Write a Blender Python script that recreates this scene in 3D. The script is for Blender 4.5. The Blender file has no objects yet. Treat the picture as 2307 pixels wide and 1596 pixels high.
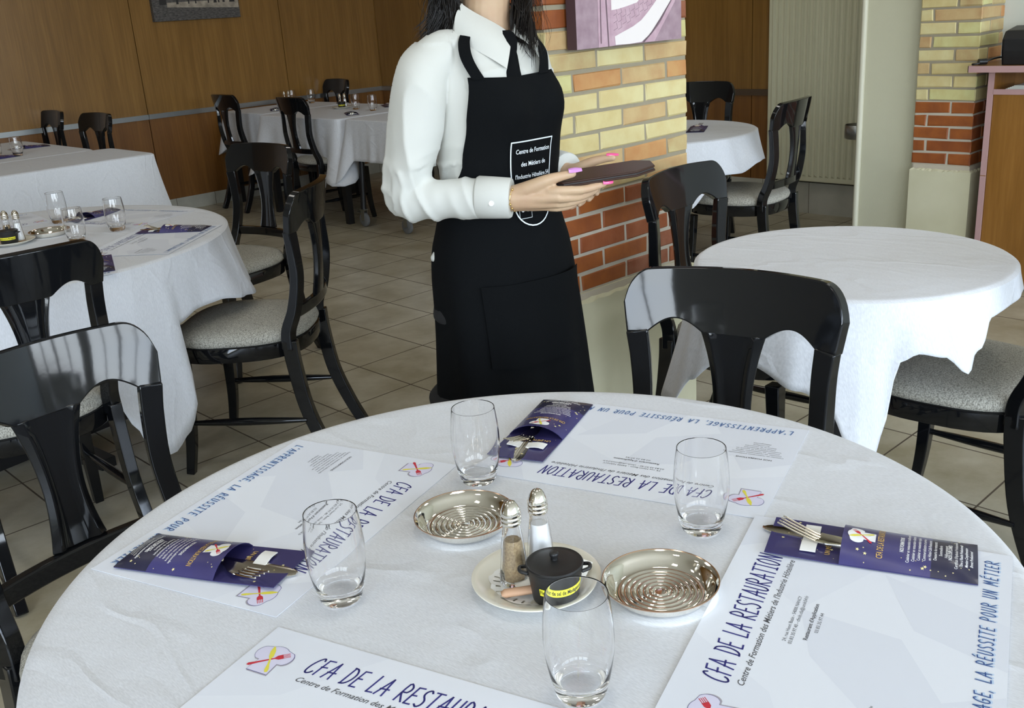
import bpy, bmesh, math, random
from mathutils import Vector, Matrix, noise
from math import sin, cos, pi, radians as RAD, sqrt, atan2, hypot

S = bpy.context.scene
COL = S.collection
random.seed(7)

# ---------------------------------------------------------------- camera, sky, exposure
CAM = Vector((0, 0, 1.3797))
Rv = Vector((0.7141, -0.6980, -0.0645)).normalized()
Fv = Vector((0.6459, 0.6906, -0.3252)).normalized()
Uv = Rv.cross(Fv).normalized(); Rv = Fv.cross(Uv).normalized()
cd = bpy.data.cameras.new('camera'); cam = bpy.data.objects.new('camera', cd); COL.objects.link(cam)
cam.matrix_world = Matrix(((Rv.x, Uv.x, -Fv.x, CAM.x), (Rv.y, Uv.y, -Fv.y, CAM.y), (Rv.z, Uv.z, -Fv.z, CAM.z), (0, 0, 0, 1)))
cd.sensor_fit = 'HORIZONTAL'; cd.sensor_width = 36.0; cd.lens = 36.0 * 2251.7 / 2307.0
cd.clip_start = 0.02; cd.clip_end = 200
S.camera = cam

W = bpy.data.worlds.new('sky'); S.world = W; W.use_nodes = True
nt = W.node_tree; nt.nodes.clear()
wo = nt.nodes.new('ShaderNodeOutputWorld'); bg = nt.nodes.new('ShaderNodeBackground')
tc = nt.nodes.new('ShaderNodeTexCoord'); sp = nt.nodes.new('ShaderNodeSeparateXYZ'); cr = nt.nodes.new('ShaderNodeValToRGB')
nt.links.new(tc.outputs['Generated'], sp.inputs[0])
nt.links.new(sp.outputs['Z'], cr.inputs[0])
cr.color_ramp.elements[0].position = 0.0; cr.color_ramp.elements[0].color = (0.30, 0.31, 0.32, 1)
e = cr.color_ramp.elements.new(0.03); e.color = (0.86, 0.95, 1.02, 1)
e = cr.color_ramp.elements.new(0.25); e.color = (0.70, 0.84, 1.04, 1)
cr.color_ramp.elements[-1].position = 0.9; cr.color_ramp.elements[-1].color = (0.42, 0.62, 1.0, 1)
nt.links.new(cr.outputs[0], bg.inputs['Color']); bg.inputs['Strength'].default_value = 12.8
nt.links.new(bg.outputs[0], wo.inputs['Surface'])

S.view_settings.view_transform = 'Standard'; S.view_settings.look = 'None'
S.view_settings.exposure = 0.0; S.view_settings.gamma = 1.0; S.view_settings.use_curve_mapping = False
try:
    S.cycles.use_denoising = True; S.cycles.max_bounces = 14; S.cycles.transmission_bounces = 12
    S.cycles.diffuse_bounces = 5; S.cycles.glossy_bounces = 6
    S.cycles.caustics_refractive = True; S.cycles.caustics_reflective = True; S.cycles.blur_glossy = 0.3
except Exception: pass

# window openings in the wall along Y=-1.9: (x0, x1, z0, z1)
WY = -6.0
FILL_LAMP = 8.3         # base watts of each added ceiling fill light
WINS = [(-4.7, -2.5, 0.85, 3.45), (-2.2, 0.0, 0.85, 3.45), (0.3, 2.5, 0.85, 3.45), (2.8, 5.0, 0.85, 3.45)]
FILL_LWINS = [(-5.4, -3.2, 0.85, 3.45), (-2.9, -0.7, 0.85, 3.45)]      # unseen openings added in the left wall to light the left tables, (y0, y1, z0, z1)
for i, (x0, x1, z0, z1) in enumerate(WINS):          # daylight portals filling each window opening
    ld = bpy.data.lights.new('window_daylight', 'AREA'); ld.shape = 'RECTANGLE'; ld.size = x1-x0; ld.size_y = z1-z0
    lo = bpy.data.objects.new('window_daylight', ld); COL.objects.link(lo)
    lo.location = ((x0+x1)/2, WY-0.16, (z0+z1)/2); lo.rotation_euler = (RAD(90), 0, 0)
    ld.cycles.is_portal = True
for i, (y0, y1, z0, z1) in enumerate(FILL_LWINS):  # portals of the added left-wall openings
    ld = bpy.data.lights.new('window_daylight', 'AREA'); ld.shape = 'RECTANGLE'; ld.size = y1-y0; ld.size_y = z1-z0
    lo = bpy.data.objects.new('window_daylight', ld); COL.objects.link(lo)
    lo.location = (-5.16, (y0+y1)/2, (z0+z1)/2); lo.rotation_euler = (RAD(90), 0, RAD(-90))
    ld.cycles.is_portal = True

# ---------------------------------------------------------------- helpers
def mat(name, col, rough=0.6, metal=0.0, spec=0.5, noise_amt=0.0, nscale=8.0, nvec=(1, 1, 1), col2=None, bump=0.0, bscale=200.0, bvec=(1,1,1), coat=0.0, trans=0.0, ior=1.5, sheen=0.0, bdist=0.001):
    m = bpy.data.materials.new(name); m.use_nodes = True; n = m.node_tree; p = n.nodes['Principled BSDF']
    p.inputs['Base Color'].default_value = (*col, 1); p.inputs['Roughness'].default_value = rough
    p.inputs['Metallic'].default_value = metal; p.inputs['Specular IOR Level'].default_value = spec
    p.inputs['Coat Weight'].default_value = coat; p.inputs['Coat Roughness'].default_value = 0.08
    p.inputs['Transmission Weight'].default_value = trans; p.inputs['IOR'].default_value = ior
    p.inputs['Sheen Weight'].default_value = sheen
    def coords(v):
        t = n.nodes.new('ShaderNodeTexCoord'); mp = n.nodes.new('ShaderNodeMapping'); mp.inputs['Scale'].default_value = v
        n.links.new(t.outputs['Object'], mp.inputs[0]); return mp.outputs[0]
    if col2 is not None:
        no = n.nodes.new('ShaderNodeTexNoise'); no.inputs['Scale'].default_value = nscale; no.inputs['Detail'].default_value = 6
        n.links.new(coords(nvec), no.inputs['Vector'])
        r = n.nodes.new('ShaderNodeValToRGB'); r.color_ramp.elements[0].position = 0.35; r.color_ramp.elements[1].position = 0.65
        r.color_ramp.elements[0].color = (*col, 1); r.color_ramp.elements[1].color = (*col2, 1)
        n.links.new(no.outputs['Fac'], r.inputs[0]); n.links.new(r.outputs[0], p.inputs['Base Color'])
    if bump > 0:
        no = n.nodes.new('ShaderNodeTexNoise'); no.inputs['Scale'].default_value = bscale; no.inputs['Detail'].default_value = 3
        n.links.new(coords(bvec), no.inputs['Vector'])
        b = n.nodes.new('ShaderNodeBump'); b.inputs['Strength'].default_value = bump; b.inputs['Distance'].default_value = bdist
        n.links.new(no.outputs['Fac'], b.inputs['Height']); n.links.new(b.outputs[0], p.inputs['Normal'])
    return m

def obj(name, bm, m, parent=None, smooth=True, bevel=0.0, segs=2, sub=0, loc=None, rot=None):
    me = bpy.data.meshes.new(name); bm.normal_update(); bm.to_mesh(me); bm.free()
    ms = m if isinstance(m, (list, tuple)) else [m]
    for x in ms: me.materials.append(x)
    if smooth: me.polygons.foreach_set('use_smooth', [True]*len(me.polygons))
    o = bpy.data.objects.new(name, me); COL.objects.link(o)
    if bevel:
        b = o.modifiers.new('bevel', 'BEVEL'); b.width = bevel; b.segments = segs; b.limit_method = 'ANGLE'; b.angle_limit = RAD(40); b.harden_normals = False
    if sub: s = o.modifiers.new('sub', 'SUBSURF'); s.levels = sub; s.render_levels = sub
    if smooth and not sub:
        try: me.set_sharp_from_angle(angle=RAD(45))
        except Exception: pass
    if parent is not None: o.parent = parent
    if loc is not None: o.location = loc
    if rot is not None: o.rotation_euler = rot
    return o

def tag(o, label=None, cat=None, group=None, kind=None):
    if label: o['label'] = label
    if cat: o['category'] = cat
    if group: o['group'] = group
    if kind: o['kind'] = kind
    return o

def thing(name, label, cat, loc=(0, 0, 0), rz=0.0, group=None):
    o = bpy.data.objects.new(name, None); COL.objects.link(o); o.location = loc; o.rotation_euler = (0, 0, rz)
    o.empty_display_size = 0.1
    return tag(o, label, cat, group)

def dup(root, loc, rz, label=None, group=None, cat=None):
    r = root.copy(); COL.objects.link(r); r.location = loc; r.rotation_euler = (0, 0, rz)
    if label: r['label'] = label
    if group: r['group'] = group
    if cat: r['category'] = cat
    for ch in list(root.children):
        c = ch.copy(); COL.objects.link(c); c.parent = r
        for g in ch.children:
            d = g.copy(); COL.objects.link(d); d.parent = c
    return r

def box(bm, x0, x1, y0, y1, z0, z1, mi=0, M=None):
    vs = [bm.verts.new((x, y, z)) for x in (x0, x1) for y in (y0, y1) for z in (z0, z1)]
    if M is not None:
        for v in vs: v.co = M @ v.co
    for q in ((0, 1, 3, 2), (4, 6, 7, 5), (0, 4, 5, 1), (2, 3, 7, 6), (0, 2, 6, 4), (1, 5, 7, 3)):
        f = bm.faces.new([vs[i] for i in q]); f.material_index = mi
    return vs

def lathe(bm, prof, seg=32, c=(0, 0, 0), mi=0, cap0=True, cap1=True, fn=None):
    rings = []
    for (r, z) in prof:
        ring = []
        for k in range(seg):
            a = 2*pi*k/seg; rr = fn(a, r, z) if fn else r
            ring.append(bm.verts.new((c[0]+rr*cos(a), c[1]+rr*sin(a), c[2]+z)))
        rings.append(ring)
    for a, b in zip(rings, rings[1:]):
        for k in range(seg):
            f = bm.faces.new((a[k], a[(k+1) % seg], b[(k+1) % seg], b[k])); f.material_index = mi
    if cap0: bm.faces.new(list(reversed(rings[0]))).material_index = mi
    if cap1: bm.faces.new(rings[-1]).material_index = mi
    return rings

def frames(pts, up=Vector((0, 0, 1))):
    out = []
    for i, p in enumerate(pts):
        t = (pts[min(i+1, len(pts)-1)]-pts[max(i-1, 0)]).normalized()
        u = up - t*up.dot(t)
        if u.length < 1e-3: u = Vector((1, 0, 0)) - t*t.x
        u.normalize(); out.append((p, t, t.cross(u), u))
    return out

def tube(bm, pts, rad, seg=10, mi=0, cap=True, flat=1.0, up=Vector((0, 0, 1)), sq=False):
    pts = [Vector(p) for p in pts]
    if not isinstance(rad, (list, tuple)): rad = [rad]*len(pts)
    rings = []
    for (p, t, s, u), r in zip(frames(pts, up), rad):
        ra, rb = (r if isinstance(r, (list, tuple)) else (r, r*flat))
        ring = []
        for k in range(seg):
            a = 2*pi*(k+0.5*sq)/seg
            ca, sa = cos(a), sin(a)
            if sq: m_ = max(abs(ca), abs(sa)); ca /= m_; sa /= m_
            ring.append(bm.verts.new(p + s*(ra*ca) + u*(rb*sa)))
        rings.append(ring)
    for a, b in zip(rings, rings[1:]):
        for k in range(seg):
            bm.faces.new((a[k], a[(k+1) % seg], b[(k+1) % seg], b[k])).material_index = mi
    if cap:
        bm.faces.new(list(reversed(rings[0]))).material_index = mi; bm.faces.new(rings[-1]).material_index = mi
    return rings

def spline(pts, n=8):
    P = [Vector(p) for p in pts]; P = [P[0]*2-P[1]] + P + [P[-1]*2-P[-2]]; out = []
    for i in range(1, len(P)-2):
        for k in range(n):
            t = k/n; a, b, c, d = P[i-1:i+3]
            out.append(0.5*((2*b)+(c-a)*t+(2*a-5*b+4*c-d)*t*t+(3*b-a-3*c+d)*t**3))
    out.append(P[-2]); return out

def interp(keys, x):
    if x <= keys[0][0]: return keys[0][1:]
    for a, b in zip(keys, keys[1:]):
        if x <= b[0]:
            t = (x-a[0])/(b[0]-a[0]); t = t*t*(3-2*t)
            return tuple(p+(q-p)*t for p, q in zip(a[1:], b[1:]))
    return keys[-1][1:]

def lin(keys, x):
    if x <= keys[0][0]: return keys[0][1:]
    for a, b in zip(keys, keys[1:]):
        if x <= b[0]:
            t = (x-a[0])/(b[0]-a[0]); return tuple(p+(q-p)*t for p, q in zip(a[1:], b[1:]))
    return keys[-1][1:]

def grid_mesh(bm, G, mi=0, closed_u=False):
    V = [[bm.verts.new(p) for p in row] for row in G]
    for a, b in zip(V, V[1:]):
        n = len(a)
        for k in range(n if closed_u else n-1):
            bm.faces.new((a[k], a[(k+1) % n], b[(k+1) % n], b[k])).material_index = mi
    return V

def slab(bm, G, thick, nrm=None, mi=0):
    """solid from a grid of points, offset along per-vertex normal"""
    R_, C_ = len(G), len(G[0])
    N = []
    for i in range(R_):
        row = []
        for j in range(C_):
            du = Vector(G[i][min(j+1, C_-1)])-Vector(G[i][max(j-1, 0)]); dv = Vector(G[min(i+1, R_-1)][j])-Vector(G[max(i-1, 0)][j])
            nn = du.cross(dv); nn.normalize(); row.append(nn)
        N.append(row)
    A = [[bm.verts.new(Vector(G[i][j])+N[i][j]*thick/2) for j in range(C_)] for i in range(R_)]
    B = [[bm.verts.new(Vector(G[i][j])-N[i][j]*thick/2) for j in range(C_)] for i in range(R_)]
    F = []
    for i in range(R_-1):
        for j in range(C_-1):
            F.append(bm.faces.new((A[i][j], A[i][j+1], A[i+1][j+1], A[i+1][j]))); F.append(bm.faces.new((B[i][j], B[i+1][j], B[i+1][j+1], B[i][j+1])))
    for i in range(R_-1):
        for j in (0, C_-1):
            q = (A[i][j], A[i+1][j], B[i+1][j], B[i][j]); F.append(bm.faces.new(q if j == 0 else q[::-1]))
    for j in range(C_-1):
        for i in (0, R_-1):
            q = (A[i][j], B[i][j], B[i][j+1], A[i][j+1]); F.append(bm.faces.new(q if i == 0 else q[::-1]))
    for f in F: f.material_index = mi
    return A, B

# ---------------------------------------------------------------- materials
def wood_mat(name, c1, c2, c3, rough=0.35, vec=(9, 9, 0.7), coat=0.25):
    m = bpy.data.materials.new(name); m.use_nodes = True; n = m.node_tree; p = n.nodes['Principled BSDF']
    t = n.nodes.new('ShaderNodeTexCoord'); mp = n.nodes.new('ShaderNodeMapping'); mp.inputs['Scale'].default_value = vec
    n.links.new(t.outputs['Object'], mp.inputs[0])
    a = n.nodes.new('ShaderNodeTexNoise'); a.inputs['Scale'].default_value = 1.3; a.inputs['Detail'].default_value = 8; a.inputs['Roughness'].default_value = 0.62; a.inputs['Distortion'].default_value = 0.4
    n.links.new(mp.outputs[0], a.inputs['Vector'])
    mp2 = n.nodes.new('ShaderNodeMapping'); mp2.inputs['Scale'].default_value = tuple(v*(7 if v > 3 else 2.5) for v in vec); n.links.new(t.outputs['Object'], mp2.inputs[0])
    b = n.nodes.new('ShaderNodeTexNoise'); b.inputs['Scale'].default_value = 2.0; b.inputs['Detail'].default_value = 4; n.links.new(mp2.outputs[0], b.inputs['Vector'])
    mx = n.nodes.new('ShaderNodeMath'); mx.operation = 'MULTIPLY_ADD'; mx.inputs[1].default_value = 0.45
    n.links.new(b.outputs['Fac'], mx.inputs[0]); 
    m2 = n.nodes.new('ShaderNodeMath'); m2.operation = 'MULTIPLY'; m2.inputs[1].default_value = 0.6
    n.links.new(a.outputs['Fac'], m2.inputs[0]); n.links.new(m2.outputs[0], mx.inputs[2])
    r = n.nodes.new('ShaderNodeValToRGB'); r.color_ramp.elements[0].position = 0.38; r.color_ramp.elements[0].color = (*c1, 1)
    r.color_ramp.elements[1].position = 0.66; r.color_ramp.elements[1].color = (*c3, 1)
    e = r.color_ramp.elements.new(0.52); e.color = (*c2, 1)
    n.links.new(mx.outputs[0], r.inputs[0]); n.links.new(r.outputs[0], p.inputs['Base Color'])
    p.inputs['Roughness'].default_value = rough; p.inputs['Coat Weight'].default_value = coat; p.inputs['Coat Roughness'].default_value = 0.25
    return m

M_wood = wood_mat('oak_veneer', (.180, .086, .014), (.222, .110, .021), (.270, .138, .030), coat=.12)
M_wood2 = wood_mat('oak_veneer_lower', (.15, .058, .010), (.185, .075, .014), (.23, .10, .020), coat=.12)
M_desk = wood_mat('pear_laminate', (.20, .085, .012), (.245, .105, .017), (.30, .135, .026), vec=(5, 5, .8))
M_pink = mat('mauve_edge', (.46, .28, .27), .5)
M_black = mat('black_lacquer', (.006, .0065, .0075), 0.06, spec=.42, bump=.03, bscale=50, bvec=(1, 1, 1))
M_blk2 = mat('black_metal', (.008, .008, .009), .4)
M_plaster = mat('beige_plaster', (.60, .57, .39), .75, col2=(.65, .62, .44), nscale=5, bump=.3, bscale=30)
M_white = mat('white_paint', (.62, .60, .52), .7)
M_ceil = mat('ceiling_paint', (.80, .79, .76), .8)
M_cream = mat('cream_enamel', (.64, .62, .44), .35)
M_steel = mat('brushed_steel', (.42, .44, .44), .32, metal=1.0)
M_bsteel = mat('bronzed_rail', (.13, .09, .06), .4, metal=.6)
M_chrome = mat('chrome', (.82, .79, .72), .06, metal=1.0)
M_cutl = mat('cutlery_steel', (.72, .68, .60), .12, metal=1.0)
M_copper = mat('worn_rim', (.75, .52, .38), .2, metal=1.0)
M_glass = mat('clear_glass', (1, 1, 1), 0.0, trans=1.0, ior=1.45)
M_rubber = mat('grey_rubber', (.16, .165, .17), .6)
M_porc = mat('cream_porcelain', (.80, .77, .66), .12, coat=.5)
M_skin = mat('skin', (.54, .375, .235), .5, col2=(.50, .32, .20), nscale=20); M_skin.node_tree.nodes['Principled BSDF'].inputs['Subsurface Weight'].default_value = 0.08
M_skin.node_tree.nodes['Principled BSDF'].inputs['Subsurface Radius'].default_value = (.01, .004, .002)
M_shirt = mat('white_shirt', (.57, .57, .525), .75, bump=.1, bscale=900, sheen=.1)
M_apron = mat('black_apron', (.0030, .0036, .0042), .9, spec=.12, bump=.25, bscale=700)
M_trous = mat('black_trousers', (.008, .008, .009), .9)
M_hair = mat('black_hair', (.008, .006, .005), .42, spec=.3)
M_paper = mat('paper', (.80, .83, .89), .7)
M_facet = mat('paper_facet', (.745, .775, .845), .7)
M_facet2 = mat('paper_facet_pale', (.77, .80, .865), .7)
M_shade = mat('print_shadow', (.40, .38, .42), .7)
M_ink = mat('blue_ink', (.035, .035, .22), .6)
M_ink2 = mat('slogan_blue', (.02, .07, .26), .6)
M_halo = mat('pale_blue_ink', (.52, .66, .84), .6)
M_grey = mat('grey_ink', (.10, .10, .11), .6)
M_lil = mat('hat_lilac', (.72, .70, .86), .6)
M_red = mat('print_red', (.60, .03, .05), .6)
M_yel = mat('print_yellow', (.80, .72, .08), .6)
M_wht = mat('print_white', (.86, .86, .86), .6)
M_gold = mat('print_gold', (.62, .40, .12), .5)
M_star = mat('print_star', (.85, .75, .38), .5)
M_pouch = mat('navy_card', (.038, .032, .12), .35, col2=(.05, .045, .17), nscale=9, coat=.15)
M_pouch2 = mat('navy_card_dark', (.018, .018, .05), .35, coat=.15)
M_napkin = mat('napkin', (.85, .84, .80), .8)

def cloth_mat(name, col, weave=1300.0):
    m = bpy.data.materials.new(name); m.use_nodes = True; n = m.node_tree; p = n.nodes['Principled BSDF']
    p.inputs['Base Color'].default_value = (*col, 1); p.inputs['Roughness'].default_value = .8; p.inputs['Sheen Weight'].default_value = .12
    t = n.nodes.new('ShaderNodeTexCoord'); 
    hs = []
    for sc, vec, dist in ((1.0, (620, 150, 100), .0005), (1.0, (5, 2.6, 4), .012), (1.6, (9, 7, 9), .005)):
        mp = n.nodes.new('ShaderNodeMapping'); mp.inputs['Scale'].default_value = vec; mp.inputs['Rotation'].default_value = (0, 0, .9)
        n.links.new(t.outputs['Object'], mp.inputs[0])
        a = n.nodes.new('ShaderNodeTexNoise'); a.inputs['Scale'].default_value = sc; a.inputs['Detail'].default_value = 4; n.links.new(mp.outputs[0], a.inputs['Vector'])
        hs.append((a, dist))
    prev = None
    for a, dist in hs:
        b = n.nodes.new('ShaderNodeBump'); b.inputs['Distance'].default_value = dist; b.inputs['Strength'].default_value = .45
        n.links.new(a.outputs['Fac'], b.inputs['Height'])
        if prev: n.links.new(prev.outputs[0], b.inputs['Normal'])
        prev = b
    mp = n.nodes.new('ShaderNodeMapping'); mp.inputs['Scale'].default_value = (5.5, 2.2, 4); mp.inputs['Rotation'].default_value = (0, 0, .5); n.links.new(t.outputs['Object'], mp.inputs[0])
    a = n.nodes.new('ShaderNodeTexNoise'); a.inputs['Scale'].default_value = 1.0; a.inputs['Detail'].default_value = 2.5; a.inputs['Distortion'].default_value = .6; n.links.new(mp.outputs[0], a.inputs['Vector'])
    m1 = n.nodes.new('ShaderNodeMath'); m1.operation = 'SUBTRACT'; m1.inputs[1].default_value = .5; n.links.new(a.outputs['Fac'], m1.inputs[0])
    m2 = n.nodes.new('ShaderNodeMath'); m2.operation = 'ABSOLUTE'; n.links.new(m1.outputs[0], m2.inputs[0])
    m3 = n.nodes.new('ShaderNodeMath'); m3.operation = 'MULTIPLY'; m3.inputs[1].default_value = 22; m3.use_clamp = True; n.links.new(m2.outputs[0], m3.inputs[0])
    b = n.nodes.new('ShaderNodeBump'); b.invert = True; b.inputs['Distance'].default_value = .0018; b.inputs['Strength'].default_value = .6
    n.links.new(m3.outputs[0], b.inputs['Height']); n.links.new(prev.outputs[0], b.inputs['Normal']); prev = b
    n.links.new(prev.outputs[0], p.inputs['Normal'])
    # faint slubs of the linen weave
    r = n.nodes.new('ShaderNodeValToRGB'); r.color_ramp.elements[0].color = (*[c*.90 for c in col], 1); r.color_ramp.elements[1].color = (*[min(1, c*1.07) for c in col], 1)
    r.color_ramp.elements[0].position = .3; r.color_ramp.elements[1].position = .7
    n.links.new(hs[0][0].outputs['Fac'], r.inputs[0]); n.links.new(r.outputs[0], p.inputs['Base Color'])
    return m
M_cloth = cloth_mat('white_linen', (.695, .71, .74))

def fabric_mat():
    m = bpy.data.materials.new('seat_tweed'); m.use_nodes = True; n = m.node_tree; p = n.nodes['Principled BSDF']; p.inputs['Roughness'].default_value = .9
    t = n.nodes.new('ShaderNodeTexCoord'); fac = []
    for vec in ((620, 200, 200), (200, 620, 200)):
        mp = n.nodes.new('ShaderNodeMapping'); mp.inputs['Scale'].default_value = vec; n.links.new(t.outputs['Object'], mp.inputs[0])
        a = n.nodes.new('ShaderNodeTexNoise'); a.inputs['Scale'].default_value = 1; a.inputs['Detail'].default_value = 2; n.links.new(mp.outputs[0], a.inputs['Vector']); fac.append(a)
    mm = n.nodes.new('ShaderNodeMath'); mm.operation = 'ADD'; n.links.new(fac[0].outputs['Fac'], mm.inputs[0]); n.links.new(fac[1].outputs['Fac'], mm.inputs[1])
    m2 = n.nodes.new('ShaderNodeMath'); m2.operation = 'MULTIPLY'; m2.inputs[1].default_value = .5; n.links.new(mm.outputs[0], m2.inputs[0])
    r = n.nodes.new('ShaderNodeValToRGB'); r.color_ramp.elements[0].position = .40; r.color_ramp.elements[0].color = (.20, .19, .16, 1)
    r.color_ramp.elements[1].position = .58; r.color_ramp.elements[1].color = (.52, .50, .43, 1)
    n.links.new(m2.outputs[0], r.inputs[0]); n.links.new(r.outputs[0], p.inputs['Base Color'])
    b = n.nodes.new('ShaderNodeBump'); b.inputs['Distance'].default_value = .0015; b.inputs['Strength'].default_value = .6
    n.links.new(m2.outputs[0], b.inputs['Height']); n.links.new(b.outputs[0], p.inputs['Normal'])
    return m
M_tweed = fabric_mat()

def tile_mat(name, ox, oy, size, c1, c2, grout, rough=.32, mortar=.006, wall=False):
    m = bpy.data.materials.new(name); m.use_nodes = True; n = m.node_tree; p = n.nodes['Principled BSDF']
    t = n.nodes.new('ShaderNodeTexCoord'); mp = n.nodes.new('ShaderNodeMapping'); mp.inputs['Location'].default_value = (-ox, -oy, 0)
    n.links.new(t.outputs['Object'], mp.inputs[0])
    b = n.nodes.new('ShaderNodeTexBrick'); b.offset = 0; b.inputs['Scale'].default_value = 1; b.inputs['Brick Width'].default_value = size; b.inputs['Row Height'].default_value = size
    b.inputs['Mortar Size'].default_value = mortar/2; b.inputs['Mortar Smooth'].default_value = .1
    b.inputs['Color1'].default_value = (.45, .45, .45, 1); b.inputs['Color2'].default_value = (.55, .55, .55, 1); b.inputs['Mortar'].default_value = (0, 0, 0, 1)
    n.links.new(mp.outputs[0], b.inputs['Vector'])
    a = n.nodes.new('ShaderNodeTexNoise'); a.inputs['Scale'].default_value = 4.5; a.inputs['Detail'].default_value = 8; a.inputs['Roughness'].default_value = .65; n.links.new(t.outputs['Object'], a.inputs['Vector'])
    ad = n.nodes.new('ShaderNodeMath'); ad.operation = 'ADD'; n.links.new(a.outputs['Fac'], ad.inputs[0]); 
    sb = n.nodes.new('ShaderNodeMath'); sb.operation = 'SUBTRACT'; sb.inputs[1].default_value = .5; n.links.new(b.outputs['Color'], sb.inputs[0]); n.links.new(sb.outputs[0], ad.inputs[1])
    r = n.nodes.new('ShaderNodeValToRGB'); r.color_ramp.elements[0].position = .33; r.color_ramp.elements[0].color = (*c1, 1); r.color_ramp.elements[1].position = .68; r.color_ramp.elements[1].color = (*c2, 1)
    n.links.new(ad.outputs[0], r.inputs[0])
    mx = n.nodes.new('ShaderNodeMix'); mx.data_type = 'RGBA'; n.links.new(b.outputs['Fac'], mx.inputs['Factor']); n.links.new(r.outputs[0], mx.inputs['A']); mx.inputs['B'].default_value = (*grout, 1)
    n.links.new(mx.outputs['Result'], p.inputs['Base Color'])
    bp = n.nodes.new('ShaderNodeBump'); bp.invert = True; bp.inputs['Distance'].default_value = .002; bp.inputs['Strength'].default_value = .6; n.links.new(b.outputs['Fac'], bp.inputs['Height'])
    n.links.new(bp.outputs[0], p.inputs['Normal'])
    rr = n.nodes.new('ShaderNodeMapRange'); rr.inputs['To Min'].default_value = rough; rr.inputs['To Max'].default_value = .9; n.links.new(b.outputs['Fac'], rr.inputs['Value'])
    n.links.new(rr.outputs[0], p.inputs['Roughness'])
    return m
TS = .3447
M_tile = tile_mat('beige_floor_tile', 1.901, 3.001, TS, (.34, .30, .20), (.54, .50, .39), (.10, .075, .05))
M_skirt = tile_mat('skirting_tile', 4.0, 0, TS, (.36, .34, .28), (.46, .45, .38), (.12, .10, .08), rough=.4)

# ---------------------------------------------------------------- the setting
XL, XR, YB, ZC = -5.0, 5.87, 7.80, 3.60
def struct(name, bm, m, **k):
    o = obj(name, bm, m, **k); o['kind'] = 'structure'; return o

bm = bmesh.new(); box(bm, XL-.2, XR+.3, WY-.2, YB+.2, -.1, 0); struct('floor', bm, M_tile, smooth=False)
bm = bmesh.new(); box(bm, XL-.2, XR+.3, WY-.2, YB+.2, ZC, ZC+.1); struct('ceiling', bm, M_ceil, smooth=False)
bm = bmesh.new(); ys = WY-.2
for (y0, y1, z0, z1) in FILL_LWINS:
    box(bm, XL-.2, XL, ys, y0, 0, ZC); box(bm, XL-.2, XL, y0, y1, 0, z0); box(bm, XL-.2, XL, y0, y1, z1, ZC); ys = y1
box(bm, XL-.2, XL, ys, YB+.2, 0, ZC); struct('wall_left', bm, M_white, smooth=False)
# window wall (behind the camera): masonry around four openings
bm = bmesh.new(); xs = XL-.2
for (x0, x1, z0, z1) in WINS:
    box(bm, xs, x0, WY-.2, WY, 0, ZC); box(bm, x0, x1, WY-.2, WY, 0, z0); box(bm, x0, x1, WY-.2, WY, z1, ZC); xs = x1
box(bm, xs, XR+.3, WY-.2, WY, 0, ZC); struct('wall_front', bm, M_white, smooth=False)
M_frame = mat('window_frame', (.10, .10, .11), .5)
for i, (x0, x1, z0, z1) in enumerate(WINS):
    bm = bmesh.new(); w = .05; xm = (x0+x1)/2
    box(bm, x0, x0+w, WY-.12, WY-.06, z0, z1); box(bm, x1-w, x1, WY-.12, WY-.06, z0, z1)
    box(bm, x0, x1, WY-.12, WY-.06, z0, z0+w); box(bm, x0, x1, WY-.12, WY-.06, z1-w, z1)
    box(bm, xm-.045, xm+.045, WY-.12, WY-.06, z0, z1); box(bm, x0, x1, WY-.12, WY-.06, z1-.75, z1-.67); box(bm, (x0+xm)/2-.02, (x0+xm)/2+.02, WY-.12, WY-.06, z0, z1); box(bm, (x1+xm)/2-.02, (x1+xm)/2+.02, WY-.12, WY-.06, z0, z1)
    struct('window_%d' % (i+1), bm, M_frame, smooth=False)

for i, (y0, y1, z0, z1) in enumerate(FILL_LWINS):  # frames for the left-wall openings added for light
    bm = bmesh.new(); w = .05; ym = (y0+y1)/2; xa, xb = XL-.12, XL-.06
    box(bm, xa, xb, y0, y0+w, z0, z1); box(bm, xa, xb, y1-w, y1, z0, z1); box(bm, xa, xb, y0, y1, z0, z0+w); box(bm, xa, xb, y0, y1, z1-w, z1)
    box(bm, xa, xb, ym-.03, ym+.03, z0, z1); box(bm, xa, xb, y0, y1, z1-.55, z1-.50)
    struct('window_%d' % (i+5), bm, M_frame, smooth=False)

# wood-panelled back wall, steel rail, skirting
bm = bmesh.new(); box(bm, XL-.2, XR+.3, YB, YB+.2, 0, ZC, 1)
g = .006; xs = [-4.291, -2.985, -1.679, -.373, .933, 2.239, 3.545, 4.851, XR]; x0 = XL
for x1 in xs:
    box(bm, x0+g/2, x1-g/2, YB-.018, YB, .785, ZC, 0); box(bm, x0+g/2, x1-g/2, YB-.018, YB, .102, .748, 2); x0 = x1
M_gap = mat('panel_gap', (.03, .018, .01), .8)
struct('wall_back', bm, [M_wood, M_gap, M_wood2], smooth=False)
bm = bmesh.new(); x0 = XL
for x1 in [-1.67, .93, 3.545, XR-.02]:
    box(bm, x0, x1-.003, YB-.034, YB-.018, .748, .785); x0 = x1
struct('trim_1', bm, M_steel, smooth=False)
bm = bmesh.new(); box(bm, XL, XR, YB-.022, YB, 0, .102)
M_sk1 = mat('skirting_stone', (.38, .37, .31), .4, col2=(.46, .45, .38), nscale=7)
M_jnt = mat('skirting_joint', (.14, .12, .09), .8)
for k in range(-9, 6): box(bm, 4.0+k*TS-.002, 4.0+k*TS+.002, YB-.0225, YB, 0, .1021, 1)
struct('baseboard_back', bm, [M_sk1, M_jnt], smooth=False)

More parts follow.
